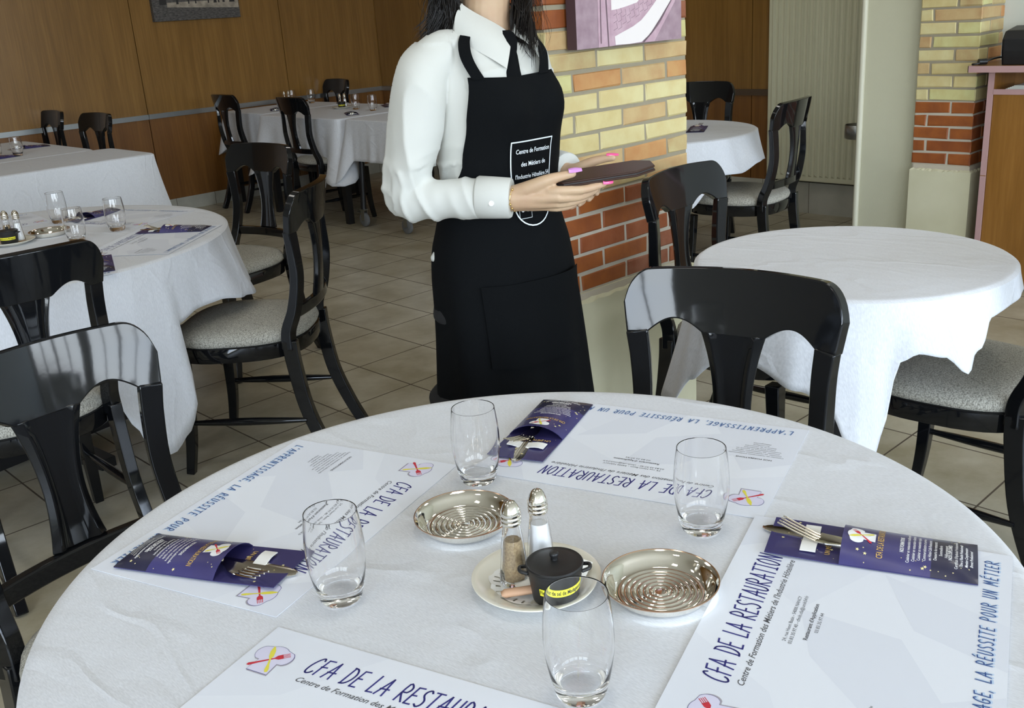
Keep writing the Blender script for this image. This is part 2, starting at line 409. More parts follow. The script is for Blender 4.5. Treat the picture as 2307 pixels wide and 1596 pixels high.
# right wall: wood panels, rail, skirting
bm = bmesh.new(); box(bm, XR, XR+.3, WY-.2, YB+.2, 0, ZC, 1); y0 = 3.60
for y1 in [3.778, 5.084, 6.39, YB-.02]:
    box(bm, XR-.018, XR, y0+g/2, y1-g/2, .785, ZC, 0); box(bm, XR-.018, XR, y0+g/2, y1-g/2, .102, .748, 2); y0 = y1
struct('wall_right', bm, [M_wood, M_gap, M_wood2], smooth=False)
bm = bmesh.new(); box(bm, XR-.034, XR-.018, 3.60, YB-.034, .745, .785); struct('trim_2', bm, M_bsteel, smooth=False)
bm = bmesh.new(); box(bm, XR-.022, XR, 2.3, YB-.022, 0, .20)
for k in range(0, 15): box(bm, XR-.0225, XR, 3.335+(k-3)*TS-.002, 3.335+(k-3)*TS+.002, 0, .2005, 1)
struct('baseboard_right', bm, [M_sk1, M_jnt], smooth=False)

# cream wall spur with ribbed paper and bright corner bead, beside the second pillar
M_paperw = bpy.data.materials.new('ribbed_wallpaper'); M_paperw.use_nodes = True
n = M_paperw.node_tree; p = n.nodes['Principled BSDF']; p.inputs['Base Color'].default_value = (.58, .565, .41, 1); p.inputs['Roughness'].default_value = .7
t = n.nodes.new('ShaderNodeTexCoord'); wv = n.nodes.new('ShaderNodeTexWave'); mp = n.nodes.new('ShaderNodeMapping'); mp.inputs['Rotation'].default_value = (RAD(55), 0, 0)
n.links.new(t.outputs['Object'], mp.inputs[0]); n.links.new(mp.outputs[0], wv.inputs['Vector']); wv.bands_direction = 'Z'; wv.inputs['Scale'].default_value = 75
b = n.nodes.new('ShaderNodeBump'); b.inputs['Distance'].default_value = .0008; b.inputs['Strength'].default_value = .5; n.links.new(wv.outputs['Fac'], b.inputs['Height']); n.links.new(b.outputs[0], p.inputs['Normal'])
bm = bmesh.new(); box(bm, 4.86, XR, 2.19, 2.50, 0, ZC); struct('wall_spur', bm, M_paperw, smooth=False)
bm = bmesh.new(); tube(bm, [(4.862, 2.498, 0), (4.862, 2.498, ZC)], .016, 12); struct('trim_3', bm, mat('corner_bead', (.66, .64, .50), .4))
# white wall behind the desk
bm = bmesh.new(); box(bm, 5.06, XR, WY, 2.19, 0, ZC); struct('wall_desk', bm, mat('pale_wall', (.60, .62, .56), .7), smooth=False)

# unseen ceiling fill lights, added for more light from above
M_diff = mat('fill_diffuser', (.9, .9, .88), .6)
CL = None
for i, (x, y) in enumerate([(-1.6, .8), (1.0, .8), (3.6, .8), (-1.6, 3.6), (1.0, 3.6), (3.9, 3.9), (-1.6, 6.3), (1.0, 6.3), (3.9, 6.3)]):
    if CL is None:
        CL = thing('fill_light', 'square white fill light added on the ceiling above the tables', 'ceiling light', (x, y, ZC), group='ceiling fill lights')
        bm = bmesh.new(); box(bm, -.31, .31, -.31, .31, -.05, 0); obj('housing', bm, M_white, CL, bevel=.004)
        bm = bmesh.new(); box(bm, -.28, .28, -.28, .28, -.056, -.05); obj('diffuser', bm, M_diff, CL)
    else: dup(CL, (x, y, ZC), 0)
    ld = bpy.data.lights.new('fill_lamp', 'AREA'); ld.shape = 'SQUARE'; ld.size = .56; ld.energy = FILL_LAMP*(1.15, .85, .22)[i//3]; ld.color = (1.0, .965, .90)
    lo = bpy.data.objects.new('fill_lamp', ld); COL.objects.link(lo); lo.location = (x, y, ZC-.062)

# brickwork
RED = [mat('brick_red_%d' % i, c, .55, col2=c2, nscale=16, bump=.6, bscale=32, bdist=.004) for i, (c, c2) in enumerate([((.30, .080, .014), (.23, .058, .012)), ((.25, .060, .013), (.31, .090, .030)), ((.34, .096, .016), (.26, .070, .014)), ((.23, .056, .014), (.31, .115, .060))])]
YEL = [mat('brick_yellow_%d' % i, c, .6, col2=c2, nscale=13, bump=.6, bscale=30, bdist=.004) for i, (c, c2) in enumerate([((.66, .56, .27), (.58, .46, .20)), ((.68, .60, .31), (.62, .50, .23)), ((.50, .31, .14), (.58, .42, .20)), ((.56, .46, .22), (.46, .31, .14)), ((.50, .23, .08), (.56, .31, .12)), ((.62, .59, .27), (.56, .48, .20))])]
M_mort = mat('mortar', (.31, .27, .19), .95, bump=.5, bscale=80, bdist=.003)
M_mort2 = mat('mortar_pale', (.50, .45, .36), .95, bump=.5, bscale=80, bdist=.003)
def brick(bm, ax, u0, u1, z0, z1, face, out, mi, rnd):
    """one brick showing 'out' m in front of plane 'face'; ax 'y' = face looks to -Y, 'x' = to -X; chamfered"""
    c = .0035; j = lambda: rnd.uniform(-.0024, .0024)
    P = []
    for (a, b_, d) in ((u0, z0, 0), (u1, z0, 0), (u1, z1, 0), (u0, z1, 0), (u0+c, z0+c, out), (u1-c, z0+c, out), (u1-c, z1-c, out), (u0+c, z1-c, out)):
        a += j(); b_ += j()
        P.append(bm.verts.new((a, face-d, b_) if ax == 'y' else (face-d, a, b_)))
    for q in ((4, 5, 6, 7), (0, 1, 5, 4), (1, 2, 6, 5), (2, 3, 7, 6), (3, 0, 4, 7)):
        bm.faces.new([P[i] for i in q]).material_index = mi
def column(x0, x1, y0, y1, zp, rowh, redrows, nm, faces, seed, top=ZC, redtop=99):
    rnd = random.Random(seed); bm = bmesh.new(); mats = RED + YEL + [M_mort, M_mort2]
    zt = zp + rowh*redrows; o = .0035; BL = .218
    box(bm, x0+o, x1-o, y0+o, y1-o, 0, zt, len(RED)+len(YEL)+1); box(bm, x0+o, x1-o, y0+o, y1-o, zt, top, len(RED)+len(YEL))
    k = 0; z = zp
    while z < top-.01:
        red = k < redrows or k >= redtop
        for (ax, a0, a1, face) in faces:
            u = a0 if k % 2 else a0-BL/2
            while u < a1-.01:
                s, e_ = max(u, a0), min(u+BL, a1)
                if e_-s > .03:
                    mi = rnd.choice([0, 0, 1, 2, 2, 3]) if red else len(RED)+rnd.choice([0, 1, 1, 0, 2, 3, 4, 5, 5, 2])
                    brick(bm, ax, s+(.005 if s > a0 else 0), e_-(.005 if e_ < a1 else 0), z+.005, z+rowh-.005, face+o, o+rnd.uniform(-.001, .001), mi, rnd)
                u += BL
        z += rowh; k += 1
    return struct(nm, bm, mats, smooth=False)
column(2.072, 2.723, 2.0, 2.36, .545, .0595, 5, 'wall_pillar', [('y', 2.072, 2.723, 2.0), ('x', 2.0, 2.36, 2.072)], 5, redtop=13)
column(4.80, 5.06, 1.91, 2.19, .545, .0595, 5, 'wall_pillar_far', [('x', 1.91, 2.19, 4.80), ('y', 4.80, 5.06, 1.91)], 9)
# plaster plinths with a chipped top edge
def plinth(x0, x1, y0, y1, z, nm):
    bm = bmesh.new(); n_ = 26; rnd = random.Random(3)
    ring = []
    per = [(x0, y0), (x1, y0), (x1, y1), (x0, y1)]
    pts = []
    for a, b_ in zip(per, per[1:]+per[:1]):
        for i in range(n_): t = i/n_; pts.append((a[0]+(b_[0]-a[0])*t, a[1]+(b_[1]-a[1])*t))
    lo = [bm.verts.new((px_, py_, 0)) for px_, py_ in pts]; hi = [bm.verts.new((px_, py_, z-.028+rnd.uniform(-.004, .004))) for px_, py_ in pts]
    cx, cy = (x0+x1)/2, (y0+y1)/2
    inn = [bm.verts.new((cx+(px_-cx)*(1-.012/abs(x1-cx)), cy+(py_-cy)*(1-.012/abs(y1-cy)), z-.020+rnd.uniform(-.003, .003))) for px_, py_ in pts]
    top = [bm.verts.new((v.co.x, v.co.y, z)) for v in inn]
    N_ = len(pts)
    for i in range(N_):
        j = (i+1) % N_
        bm.faces.new((lo[i], lo[j], hi[j], hi[i])); bm.faces.new((hi[i], hi[j], inn[j], inn[i])); bm.faces.new((inn[i], inn[j], top[j], top[i])).material_index = 1
    bm.faces.new(top)
    return struct(nm, bm, [M_plaster, mat('raw_plaster', (.52, .46, .36), .9, bump=.4, bscale=50)], smooth=False)
plinth(2.055, 2.745, 1.985, 2.375, .545, 'trim_4')
plinth(4.785, 5.06, 1.895, 2.19, .545, 'trim_5')

# ---------------------------------------------------------------- radiator, ashtray, pictures, desk
r = thing('radiator', 'tall cream ribbed panel radiator on the wall behind the stand ashtray', 'radiator', (5.80, 3.30, .215))
bm = bmesh.new(); box(bm, .0, .05, -.33, .325, 0, 1.95); obj('panel', bm, M_cream, r, bevel=.006)
bm = bmesh.new(); nr = 15
for k in range(nr):
    y = -.30+.04*k+.012; q = [(.002, y, .03), (-.012, y+.011, .045), (-.012, y+.017, .045), (.002, y+.028, .03)]
    lo = [bm.verts.new(v) for v in q]; hi = [bm.verts.new((v[0], v[1], 1.95-v[2])) for v in q]
    for i in range(3): bm.faces.new((lo[i], hi[i], hi[i+1], lo[i+1]))
    bm.faces.new(lo); bm.faces.new(list(reversed(hi)))
obj('ribs', bm, M_cream, r, smooth=False)
bm = bmesh.new(); box(bm, .05, .068, -.25, -.21, .2, 1.8); box(bm, .05, .068, .2, .24, .2, 1.8); obj('bracket', bm, M_cream, r)

r = thing('ashtray', 'round steel stand ashtray beside the cream radiator', 'ashtray', (5.50, 2.83, 0))
bm = bmesh.new(); lathe(bm, [(.105, 0), (.11, .006), (.03, .014), (.012, .03)], 28); obj('base', bm, M_steel, r)
bm = bmesh.new(); tube(bm, [(0, 0, .02), (0, 0, .56)], .011, 12); obj('pole', bm, M_steel, r)
bm = bmesh.new(); lathe(bm, [(.012, .545), (.075, .55), (.08, .556), (.08, .625), (.077, .628), (.074, .622), (.072, .565), (.01, .56)], 32); obj('bowl', bm, M_steel, r)

M_mauve = mat('mauve_print', (.30, .20, .24), .7, col2=(.38, .27, .31), nscale=30)
M_mauve2 = mat('mauve_light', (.55, .38, .44), .7, col2=(.46, .30, .36), nscale=25)
M_pave = mat('cream_print', (.80, .74, .72), .7)
M_mline = mat('print_line', (.14, .09, .11), .7)
M_mdark = mat('mauve_side', (.085, .045, .055), .8)
# canvas on the brick pillar: abstract paving print
cv = thing('wall_picture', 'mauve canvas print of curved paving hung on the brick pillar', 'picture', (2.12, 1.955, 1.262))
bm = bmesh.new(); box(bm, .035, .515, .0, .036, 0, .62, 0)
for f in bm.faces: f.material_index = 1 if abs(f.normal.x) > .5 or f.calc_center_median().x < .036 else 0
bm.normal_update()
for f in bm.faces: f.material_index = 0 if f.normal.y < -.5 else 1
def poly(bm, pts, y, mi):
    f = bm.faces.new([bm.verts.new((a, y, b_)) for a, b_ in pts]); f.material_index = mi
def arc(p0, p1, p2, n=14): return [((1-t)**2*p0[0]+2*t*(1-t)*p1[0]+t*t*p2[0], (1-t)**2*p0[1]+2*t*(1-t)*p1[1]+t*t*p2[1]) for t in [i/n for i in range(n+1)]]
X0 = .035
poly(bm, [(X0+.091, .0), (X0+.145, .0), (X0+.145, .62), (X0+.098, .62)], -.0006, 2)
low = [(.165, .002), (.225, .001), (.283, .003), (.330, .026), (.370, .058), (.398, .083), (.421, .108), (.445, .15), (.462, .21), (.47, .30)]
upp = [(.162, .026), (.205, .038), (.245, .049), (.283, .064), (.315, .085), (.354, .115), (.385, .155), (.41, .21), (.42, .30)]
poly(bm, [(X0+.145, .0)] + [(X0+a_, b_) for a_, b_ in low] + [(X0+.44, .62), (X0+.145, .62)], -.0009, 2)
poly(bm, [(X0+a_, b_) for a_, b_ in low] + [(X0+a_, b_) for a_, b_ in reversed(upp)], -.0014, 3)
poly(bm, [(X0+.150, .098), (X0+.1785, .100), (X0+.225, .107), (X0+.266, .1146), (X0+.31, .15), (X0+.34, .22), (X0+.34, .34), (X0+.146, .34)], -.0014, 3)
poly(bm, [(X0+.292, .001), (X0+.345, .001), (X0+.385, .045), (X0+.445, .108), (X0+.475, .17), (X0+.475, .2), (X0+.46, .2), (X0+.435, .120), (X0+.37, .050), (X0+.33, .022)], -.0016, 2)
poly(bm, [(X0+.288, .001), (X0+.296, .001), (X0+.335, .026), (X0+.375, .059), (X0+.428, .111), (X0+.45, .15), (X0+.446, .152), (X0+.423, .112), (X0+.370, .063), (X0+.330, .029)], -.0018, 4)
for k in range(11):                      # rows of setts between the two pale bands
    for j in range(3):
        ax_ = X0+.158+.020*k; az = .036+.0075*k+j*.020+(.000 if k % 2 else .006)
        top_ = .096+.0012*max(0, k-3)*2
        if az < top_+.02*(k > 5) and ax_ < X0+.385:
            poly(bm, [(ax_, az), (ax_+.017, az+.006), (ax_+.017, az+.0070), (ax_, az+.0010)], -.0012, 4)
            poly(bm, [(ax_+.017, az+.006), (ax_+.018, az+.006), (ax_+.013, az+.022), (ax_+.012, az+.022)], -.0012, 4)
poly(bm, [(X0+.002, .205), (X0+.13, .222), (X0+.13, .226), (X0+.002, .208)], -.0017, 4)
poly(bm, [(X0+.1, .01), (X0+.103, .01), (X0+.106, .2), (X0+.103, .2)], -.0017, 4)
poly(bm, [(X0+.132, .0), (X0+.136, .0), (X0+.126, .2), (X0+.122, .2)], -.0017, 4)
obj('canvas', bm, [M_mauve, M_mdark, M_mauve2, M_pave, M_mline], cv, smooth=False)

# canvas high on the panelled wall
cv = thing('wall_picture', 'grey street photo canvas hung high on the wood panelled wall', 'picture', (3.715, YB-.056, 1.468))
M_pg = mat('photo_grey', (.035, .032, .03), .6, col2=(.12, .11, .10), nscale=40, nvec=(1, 1, 3))
M_pl = mat('photo_light', (.42, .36, .28), .6, col2=(.22, .19, .15), nscale=18)
M_pd = mat('photo_dark', (.02, .018, .017), .6)
bm = bmesh.new(); box(bm, 0, .745, 0, .036, 0, .55, 0)
poly(bm, [(.12, .10), (.74, .075), (.74, .14), (.12, .135)], -.001, 1); poly(bm, [(.01, .17), (.74, .165), (.74, .40), (.01, .40)], -.001, 1)
for k, (a, w_, h_) in enumerate([(.06, .06, .2), (.20, .02, .09), (.30, .012, .07), (.36, .012, .06), (.47, .012, .07), (.52, .03, .03), (.56, .014, .08), (.60, .02, .09), (.66, .05, .05)]):
    poly(bm, [(a, .12), (a+w_, .12), (a+w_*.8, .12+h_), (a+w_*.2, .12+h_)], -.0016, 2)
obj('canvas', bm, [M_pg, M_pl, M_pd], cv, smooth=False)

dk = thing('reception_desk', 'pear wood desk with mauve edging and open shelf beside brick pillar', 'desk', (4.68, 1.90, 0))
bm = bmesh.new(); box(bm, 0, .37, -1.9, 0.0, .985, 1.010, 0); box(bm, -.004, 0, -1.9, 0.003, .983, 1.011, 1); box(bm, -.004, .37, 0, .003, .983, 1.011, 1); obj('desk_top', bm, [M_desk, M_pink], dk, smooth=False)
bm = bmesh.new(); box(bm, .06, .36, -.092, -.068, 0, .985, 0); box(bm, .056, .06, -.093, -.067, 0, .985, 1); box(bm, .0555, .0565, -.093, -.067, .518, .521, 0); obj('side_panel', bm, [M_desk, M_pink], dk, smooth=False)
bm = bmesh.new(); box(bm, .06, .34, -1.9, -.092, .885, .905, 0); box(bm, .056, .06, -1.9, -.092, .883, .906, 1); obj('shelf', bm, [M_desk, M_pink], dk, smooth=False)
bm = bmesh.new(); box(bm, .064, .082, -1.9, -.094, .01, .883); obj('front_panel', bm, M_desk, dk, smooth=False)
bm = bmesh.new(); box(bm, .30, .315, -1.9, -.092, .905, .985); obj('back_panel', bm, M_desk, dk, smooth=False)
pp = thing('papers', 'folded white papers lying in the open shelf of the desk', 'papers', (4.80, 1.70, .9055))
bm = bmesh.new()
for k in range(5): box(bm, -.05+.004*k, .14-.003*k, -.10-.006*k, .06-.007*k, .003*k, .003*k+.0022)
obj('sheets', bm, mat('paper_pile', (.72, .73, .66), .8), pp, smooth=False)
pp = thing('papers', 'small white paper pile in desk shelf, right of the folded sheets', 'papers', (4.80, 1.52, .9055))
bm = bmesh.new()
for k in range(3): box(bm, -.04+.004*k, .12-.003*k, -.10+.01*k, .06-.007*k, .003*k, .003*k+.0022)
obj('sheets', bm, mat('paper_pile_2', (.75, .76, .70), .8), pp, smooth=False)
pr_ = thing('office_machine', 'black office machine with a cable standing on the desk top', 'machine', (4.84, 1.655, 1.0105))
bm = bmesh.new(); G = []
prof = [(-.11, .0), (-.125, .06), (-.128, .11), (-.10, .145), (.0, .16), (.10, .145), (.12, .11), (.12, .0)]
bm2 = bm
for y in (-.16, -.15, .10, .118, .125):
    s = 1 if -.16 < y < .12 else .94
    G.append([(x*s, y, z*s) for x, z in prof])
V = grid_mesh(bm, G); bm.faces.new(V[0]); bm.faces.new(list(reversed(V[-1])))
for a, b_ in zip(V, V[1:]): bm.faces.new((a[0], b_[0], b_[-1], a[-1]))
obj('housing', bm, mat('black_plastic', (.012, .012, .013), .45), pr_, smooth=False, bevel=.004)
bm = bmesh.new(); box(bm, .05, .14, -.16, .06, .145, .175); obj('lid', bm, mat('grey_plastic', (.05, .05, .055), .4), pr_, bevel=.006)
bm = bmesh.new(); tube(bm, spline([(0, .12, .02), (-.03, .16, .028), (-.07, .19, .02), (-.09, .22, .008), (-.12, .245, .006), (-.135, .235, .006), (-.12, .215, .010), (-.10, .225, .012)], 6), .004, 8); obj('cable', bm, M_blk2, pr_)
bm = bmesh.new(); tube(bm, [(-.085, .2, .014), (-.11, .225, .014)], .013, 12); obj('plug', bm, M_blk2, pr_)

# ---------------------------------------------------------------- chairs
def make_chair(label, group):
    """dining chair facing +Y, floor at z=0, origin under the middle of the seat"""
    t = thing('dining_chair', label, 'chair', group=group)
    # seat outline (superellipse wider at the front)
    def outline(n=40, g=0.0):
        P = []
        for k in range(n):
            a = 2*pi*k/n; c, s = cos(a), sin(a); e = .72
            x = math.copysign(abs(c)**e, c); y = math.copysign(abs(s)**e, s)
            w_ = (.222+.018*y)+g; P.append((x*w_, y*(.222+g)))
        return P
    bm = bmesh.new(); rings = []
    for (g_, z) in ((-.012, .430), (-.004, .436), (.0, .448), (-.004, .462), (-.018, .473), (-.06, .481), (-.12, .486), (-.19, .488)):
        rings.append([bm.verts.new((x, y, z)) for x, y in outline(g=g_)])
    for a, b_ in zip(rings, rings[1:]):
        for k in range(len(a)): bm.faces.new((a[k], a[(k+1) % len(a)], b_[(k+1) % len(a)], b_[k]))
    bm.faces.new(rings[-1]); bm.faces.new(list(reversed(rings[0])))
    obj('seat', bm, M_tweed, t)
    bm = bmesh.new(); rings = []
    for (g_, z) in ((-.03, .384), (-.002, .384), (.0, .387), (.0, .430), (-.004, .434), (-.03, .434)):
        rings.append([bm.verts.new((x, y, z)) for x, y in outline(g=g_)])
    for a, b_ in zip(rings, rings[1:]):
        for k in range(len(a)): bm.faces.new((a[k], a[(k+1) % len(a)], b_[(k+1) % len(a)], b_[k]))
    bm.faces.new(rings[-1]); bm.faces.new(list(reversed(rings[0])))
    obj('seat_frame', bm, M_black, t)
    for s in (-1, 1):
        bm = bmesh.new()      # front leg, sabre-tapered
        tube(bm, spline([(s*.195, .165, .375), (s*.196, .170, .25), (s*.200, .178, .12), (s*.207, .196, .0)], 5), [(.021-.0005*i, .021-.0005*i) for i in range(16)], 4, sq=True, up=Vector((0, 1, 0)))
        obj('leg', bm, M_black, t, bevel=.003)
        bm = bmesh.new()      # rear leg sweeping backwards
        pts = spline([(s*.180, -.190, .44), (s*.181, -.195, .36), (s*.183, -.215, .22), (s*.187, -.255, .10), (s*.190, -.300, .0)], 5)
        n_ = len(pts); tube(bm, pts, [(.016, .024-.006*i/n_) for i in range(n_)], 4, sq=True, up=Vector((0, 1, 0)))
        obj('leg', bm, M_black, t, bevel=.003)
        bm = bmesh.new()      # stile
        pts = spline([(s*.180, -.186, .41), (s*.178, -.190, .47), (s*.176, -.218, .54), (s*.172, -.238, .64), (s*.174, -.238, .73), (s*.1795, -.236, .790)], 6)
        n_ = len(pts); tube(bm, pts, [(.0165+.0045*(i/n_)**2, .020-.0085*i/n_) for i in range(n_)], 4, sq=True, up=Vector((-s*.36, .93, 0)))
        obj('stile', bm, M_black, t, bevel=.003)
        bm = bmesh.new()
        pts = [(s*.198, .175+(-.215-.175)*q, .175) for q in [i/10 for i in range(11)]]
        tube(bm, pts, [.007+.006*sin(pi*i/10) for i in range(11)], 10); obj('stretcher', bm, M_black, t)
    # crest rail: concave towards the sitter
    def yc(u): return -.268+.040*u*u
    bm = bmesh.new(); G = []
    nu, nv = 72, 8
    for i in range(nu+1):
        u = -1+2*i/nu; au = abs(u)
        zt = .908-.006*au**2-.062*max(0, (au-.74)/.26)**2.6
        zb = .785+.026*(max(0, cos((au-.55)/.26*pi/2)) if abs(au-.55) < .26 else 0)
        row = []
        for j in range(nv+1):
            v = j/nv; z = zb+(zt-zb)*v
            hw = .199+.014*min(1, max(0, z-.785)/.09)
            row.append((u*hw, yc(u)-.16*(z-.785)-.004, z))
        G.append(row)
    slab(bm, G, .024); obj('crest_rail', bm, M_black, t, bevel=.006, segs=3)
    # splat, hourglass
    bm = bmesh.new(); G = []
    for i in range(17):
        z = .548+(.792-.548)*i/16; v = i/16
        hw = .034+.020*(2*abs(v-.42))**1.8
        row = []
        for j in range(9):
            u = -1+j/4
            row.append((u*hw, -.252-.016*v-.016*sin(pi*v)*0.4+.0+(.006 if abs(u) == .75 else 0), z))
        G.append(row)
    slab(bm, G, .014); obj('splat', bm, M_black, t, bevel=.002)
    bm = bmesh.new(); G = []
    for i in range(21):
        u = -1+i/10; G.append([(u*.180, -.243+.026*u*u-.02*0, z) for z in (.512, .53, .548)])
    slab(bm, G, .022); obj('cross_rail', bm, M_black, t, bevel=.004)
    return t

CH = [  # rail centre x, y, facing (dx, dy), label, group
 (1.490, .993, -.969, -.246, 'black lacquered chair tucked at the near round table, right of the waitress apron', 'chairs at the near round table'),
 (.498, 1.690, .134, -.99, 'large black chair at lower left, its crest rail reflecting windows, facing near table', 'chairs at the near round table'),
 (.765, 2.540, .02, 1.0, 'black chair seen from behind at the left round table, above the lower left chair', 'chairs at the left round table'),
 (1.735, 2.735, -.66, .75, 'black chair in side view, whole tweed seat visible, right of the left round table', 'chairs at the left round table'),
 (2.245, 3.890, -.985, -.17, 'black chair facing forward behind the side view chair, far side of left round table', 'chairs at the left round table'),
 (3.935, 7.29, .996, -.06, 'black chair turned to the long table, leftmost, nearest the wood wall corner table', 'chairs at the long table row'),
 (3.875, 6.24, .996, -.06, 'black chair turned to the long table, between first chair and the castor table', 'chairs at the long table row'),
 (5.20, 7.55, -.996, .07, 'black chair on the far side of the long table against the wood wall', 'chairs at the long table row'),
 (2.76, 7.60, -1.0, .0, 'black chair at end of the left long table, left one of two by the wall', 'chairs at the left long table'),
 (2.77, 6.86, -.99, -.1, 'black chair at end of the left long table, right one of two by the wall', 'chairs at the left long table'),
 (5.03, 3.60, -.92, -.40, 'black chair partly behind the brick pillar, against the wood wall', 'chairs at the far round table'),
 (4.235, 2.495, -.15, .985, 'black chair with tweed seat in front of the cream radiator', 'chairs at the far round table'),
 (2.41, 1.80, .05, -1.0, 'black chair standing against the brick pillar beside the bare round table', 'chairs at the bare round table'),
 (2.42, .66, .0, 1.0, 'black chair with tweed seat cut off by the right edge', 'chairs at the bare round table'),
]
proto = None
for (x, y, dx, dy, lab, grp) in CH:
    L_ = hypot(dx, dy); dx /= L_; dy /= L_; rz = atan2(-dx, dy)
    sx, sy = x+.268*dx, y+.268*dy
    if proto is None:
        proto = make_chair(lab, grp); proto.location = (sx, sy, 0); proto.rotation_euler = (0, 0, rz)
    else: dup(proto, (sx, sy, 0), rz, lab, grp)

# ---------------------------------------------------------------- tables and cloths
def pkeys(keys, d):
    d = (d+180) % 360-180; ks = sorted(keys); ks = [(ks[-1][0]-360,)+tuple(ks[-1][1:])] + ks + [(ks[0][0]+360,)+tuple(ks[0][1:])]
    return interp(ks, d)
def cloth(name, c, z, bnd, keys, label, group=None, nseg=220, ripple=.004, seed=0, cat='tablecloth', rings=13):
    """bnd(a) = edge radius of the table top; keys: (deg, drop, outward offset of the hem)"""
    bm = bmesh.new(); G = []; fr = [0.0, .12, .25, .4, .55, .7, .82, .9, .96, .985]
    rows = []
    for f in fr[1:]:
        rows.append([(bnd(2*pi*k/nseg)*f*cos(2*pi*k/nseg), bnd(2*pi*k/nseg)*f*sin(2*pi*k/nseg), 0.0) for k in range(nseg)])
    def hang(k, t):
        a = 2*pi*k/nseg; d, off = pkeys(keys, math.degrees(a)); R_ = bnd(a)
        # outward normal of the rim
        e_ = .03; p0 = Vector((bnd(a-e_)*cos(a-e_), bnd(a-e_)*sin(a-e_))); p1 = Vector((bnd(a+e_)*cos(a+e_), bnd(a+e_)*sin(a+e_)))
        tg = (p1-p0).normalized(); nn = Vector((tg.y, -tg.x))
        rp = ripple*(sin(a*17+seed)+.7*sin(a*29+seed*2+1))*t*min(1, d/.2)
        o = .006+off*(t**1.25)+rp
        P = Vector((R_*cos(a), R_*sin(a)))+nn*o
        return (P.x, P.y, -.006-d*t)
    rows.append([(bnd(2*pi*k/nseg)*1.0*cos(2*pi*k/nseg)*.998, bnd(2*pi*k/nseg)*sin(2*pi*k/nseg)*.998, -.0012) for k in range(nseg)])
    for i in range(rings+1): rows.append([hang(k, i/rings) for k in range(nseg)])
    V = [[bm.verts.new(Vector(p)) for p in row] for row in rows]
    c0 = bm.verts.new((0, 0, 0))
    for k in range(nseg): bm.faces.new((c0, V[0][k], V[0][(k+1) % nseg]))
    for a, b_ in zip(V, V[1:]):
        for k in range(nseg): bm.faces.new((a[k], b_[k], b_[(k+1) % nseg], a[(k+1) % nseg]))
    o = obj(name, bm, M_cloth, None); o.location = (c[0], c[1], z)
    so = o.modifiers.new('thickness', 'SOLIDIFY'); so.thickness = .0016; so.offset = -1
    tag(o, label, cat, group); return o
circ = lambda R_: (lambda a: R_)
def rect(hx, hy, r=.03):
    def f(a):
        c, s = abs(cos(a)), abs(sin(a)); d = min(hx/max(c, 1e-6), hy/max(s, 1e-6))
        p = 26.0; return (((c/hx)**p+(s/hy)**p)**(-1/p))
    return f
def round_table(c, R_, z, label, foot=.30, foot_rot=0.0, group=None):
    t = thing('round_table', label, 'table', (c[0], c[1], 0), foot_rot, group)
    bm = bmesh.new(); lathe(bm, [(R_-.02, z-.031), (R_-.004, z-.028), (R_-.004, z-.006), (R_-.012, z-.003)], 64); obj('tabletop', bm, M_wood2, t)
    bm = bmesh.new(); tube(bm, [(0, 0, .03), (0, 0, z-.03)], .045, 4, sq=True); obj('column', bm, M_blk2, t, bevel=.004)
    for k in range(4):
        a = pi/2*k; bm = bmesh.new()
        tube(bm, [(.03*cos(a), .03*sin(a), .045), (foot*cos(a), foot*sin(a), .03)], [(.035, .03), (.028, .018)], 4, sq=True); 
        obj('foot', bm, M_blk2, t, bevel=.003)
    return t
TZ = .7445
round_table((.732, .78), .565, TZ-.002, 'near round table under a laid white cloth in the foreground', foot=.36, foot_rot=.6)
ks = [(a, .235+.02*sin(a*.05), .02+.012*sin(a*.21)) for a in range(-180, 180, 12)]
cloth('tablecloth', (.732, .78), TZ, circ(.566), ks, 'creased white cloth on the near round table set with four places', 'tablecloths', nseg=300)
round_table((2.262, 1.172), .372, .743, 'small bare round table under white cloth in front of the brick pillar', foot=.30, foot_rot=.35)
cloth('tablecloth', (2.262, 1.172), .745, circ(.374),
      [(-166, .20, .03), (-157, .225, .045), (-149, .33, .06), (-144, .365, .045), (-140.5, .30, .02), (-136, .13, .015), (-131, .11, .02), (-123, .12, .035), (-118, .155, .06), (-111, .12, .03), (-103, .06, .012), (-90, .05, .01), (-65, .05, .01), (-50, .10, .02), (0, .12, .02), (45, .30, .08), (75, .18, .02), (100, .18, .02), (118, .26, .05), (130, .35, .085), (140, .35, .075), (150, .25, .045), (160, .195, .03), (177, .165, .02)],
      'plain white cloth with long corners on the small bare round table', 'tablecloths', seed=2)
round_table((1.03, 3.54), .722, .743, 'left round table under a laid white cloth', foot=.36, foot_rot=.2)
cloth('tablecloth', (1.03, 3.54), .745, circ(.724),
      [(-150, .24, .03), (-130, .24, .03), (-111, .20, .02), (-100, .24, .03), (-92, .33, .03), (-88, .45, .03), (-85, .57, .045), (-81, .57, .06), (-76, .52, .06), (-73, .44, .065), (-70.5, .20, .01), (-64, .18, .01), (-56, .18, .03), (-48, .20, .065), (-41, .215, .08), (-34, .20, .05), (-20, .2, .02), (10, .22, .03), (40, .4, .05), (80, .2, .02), (130, .4, .05), (170, .22, .02)],
      'white cloth with deep pointed drape on the left round table', 'tablecloths', seed=4, nseg=260)
round_table((4.13, 3.22), .492, .743, 'far round table half hidden behind the brick pillar', foot=.32, foot_rot=.5)
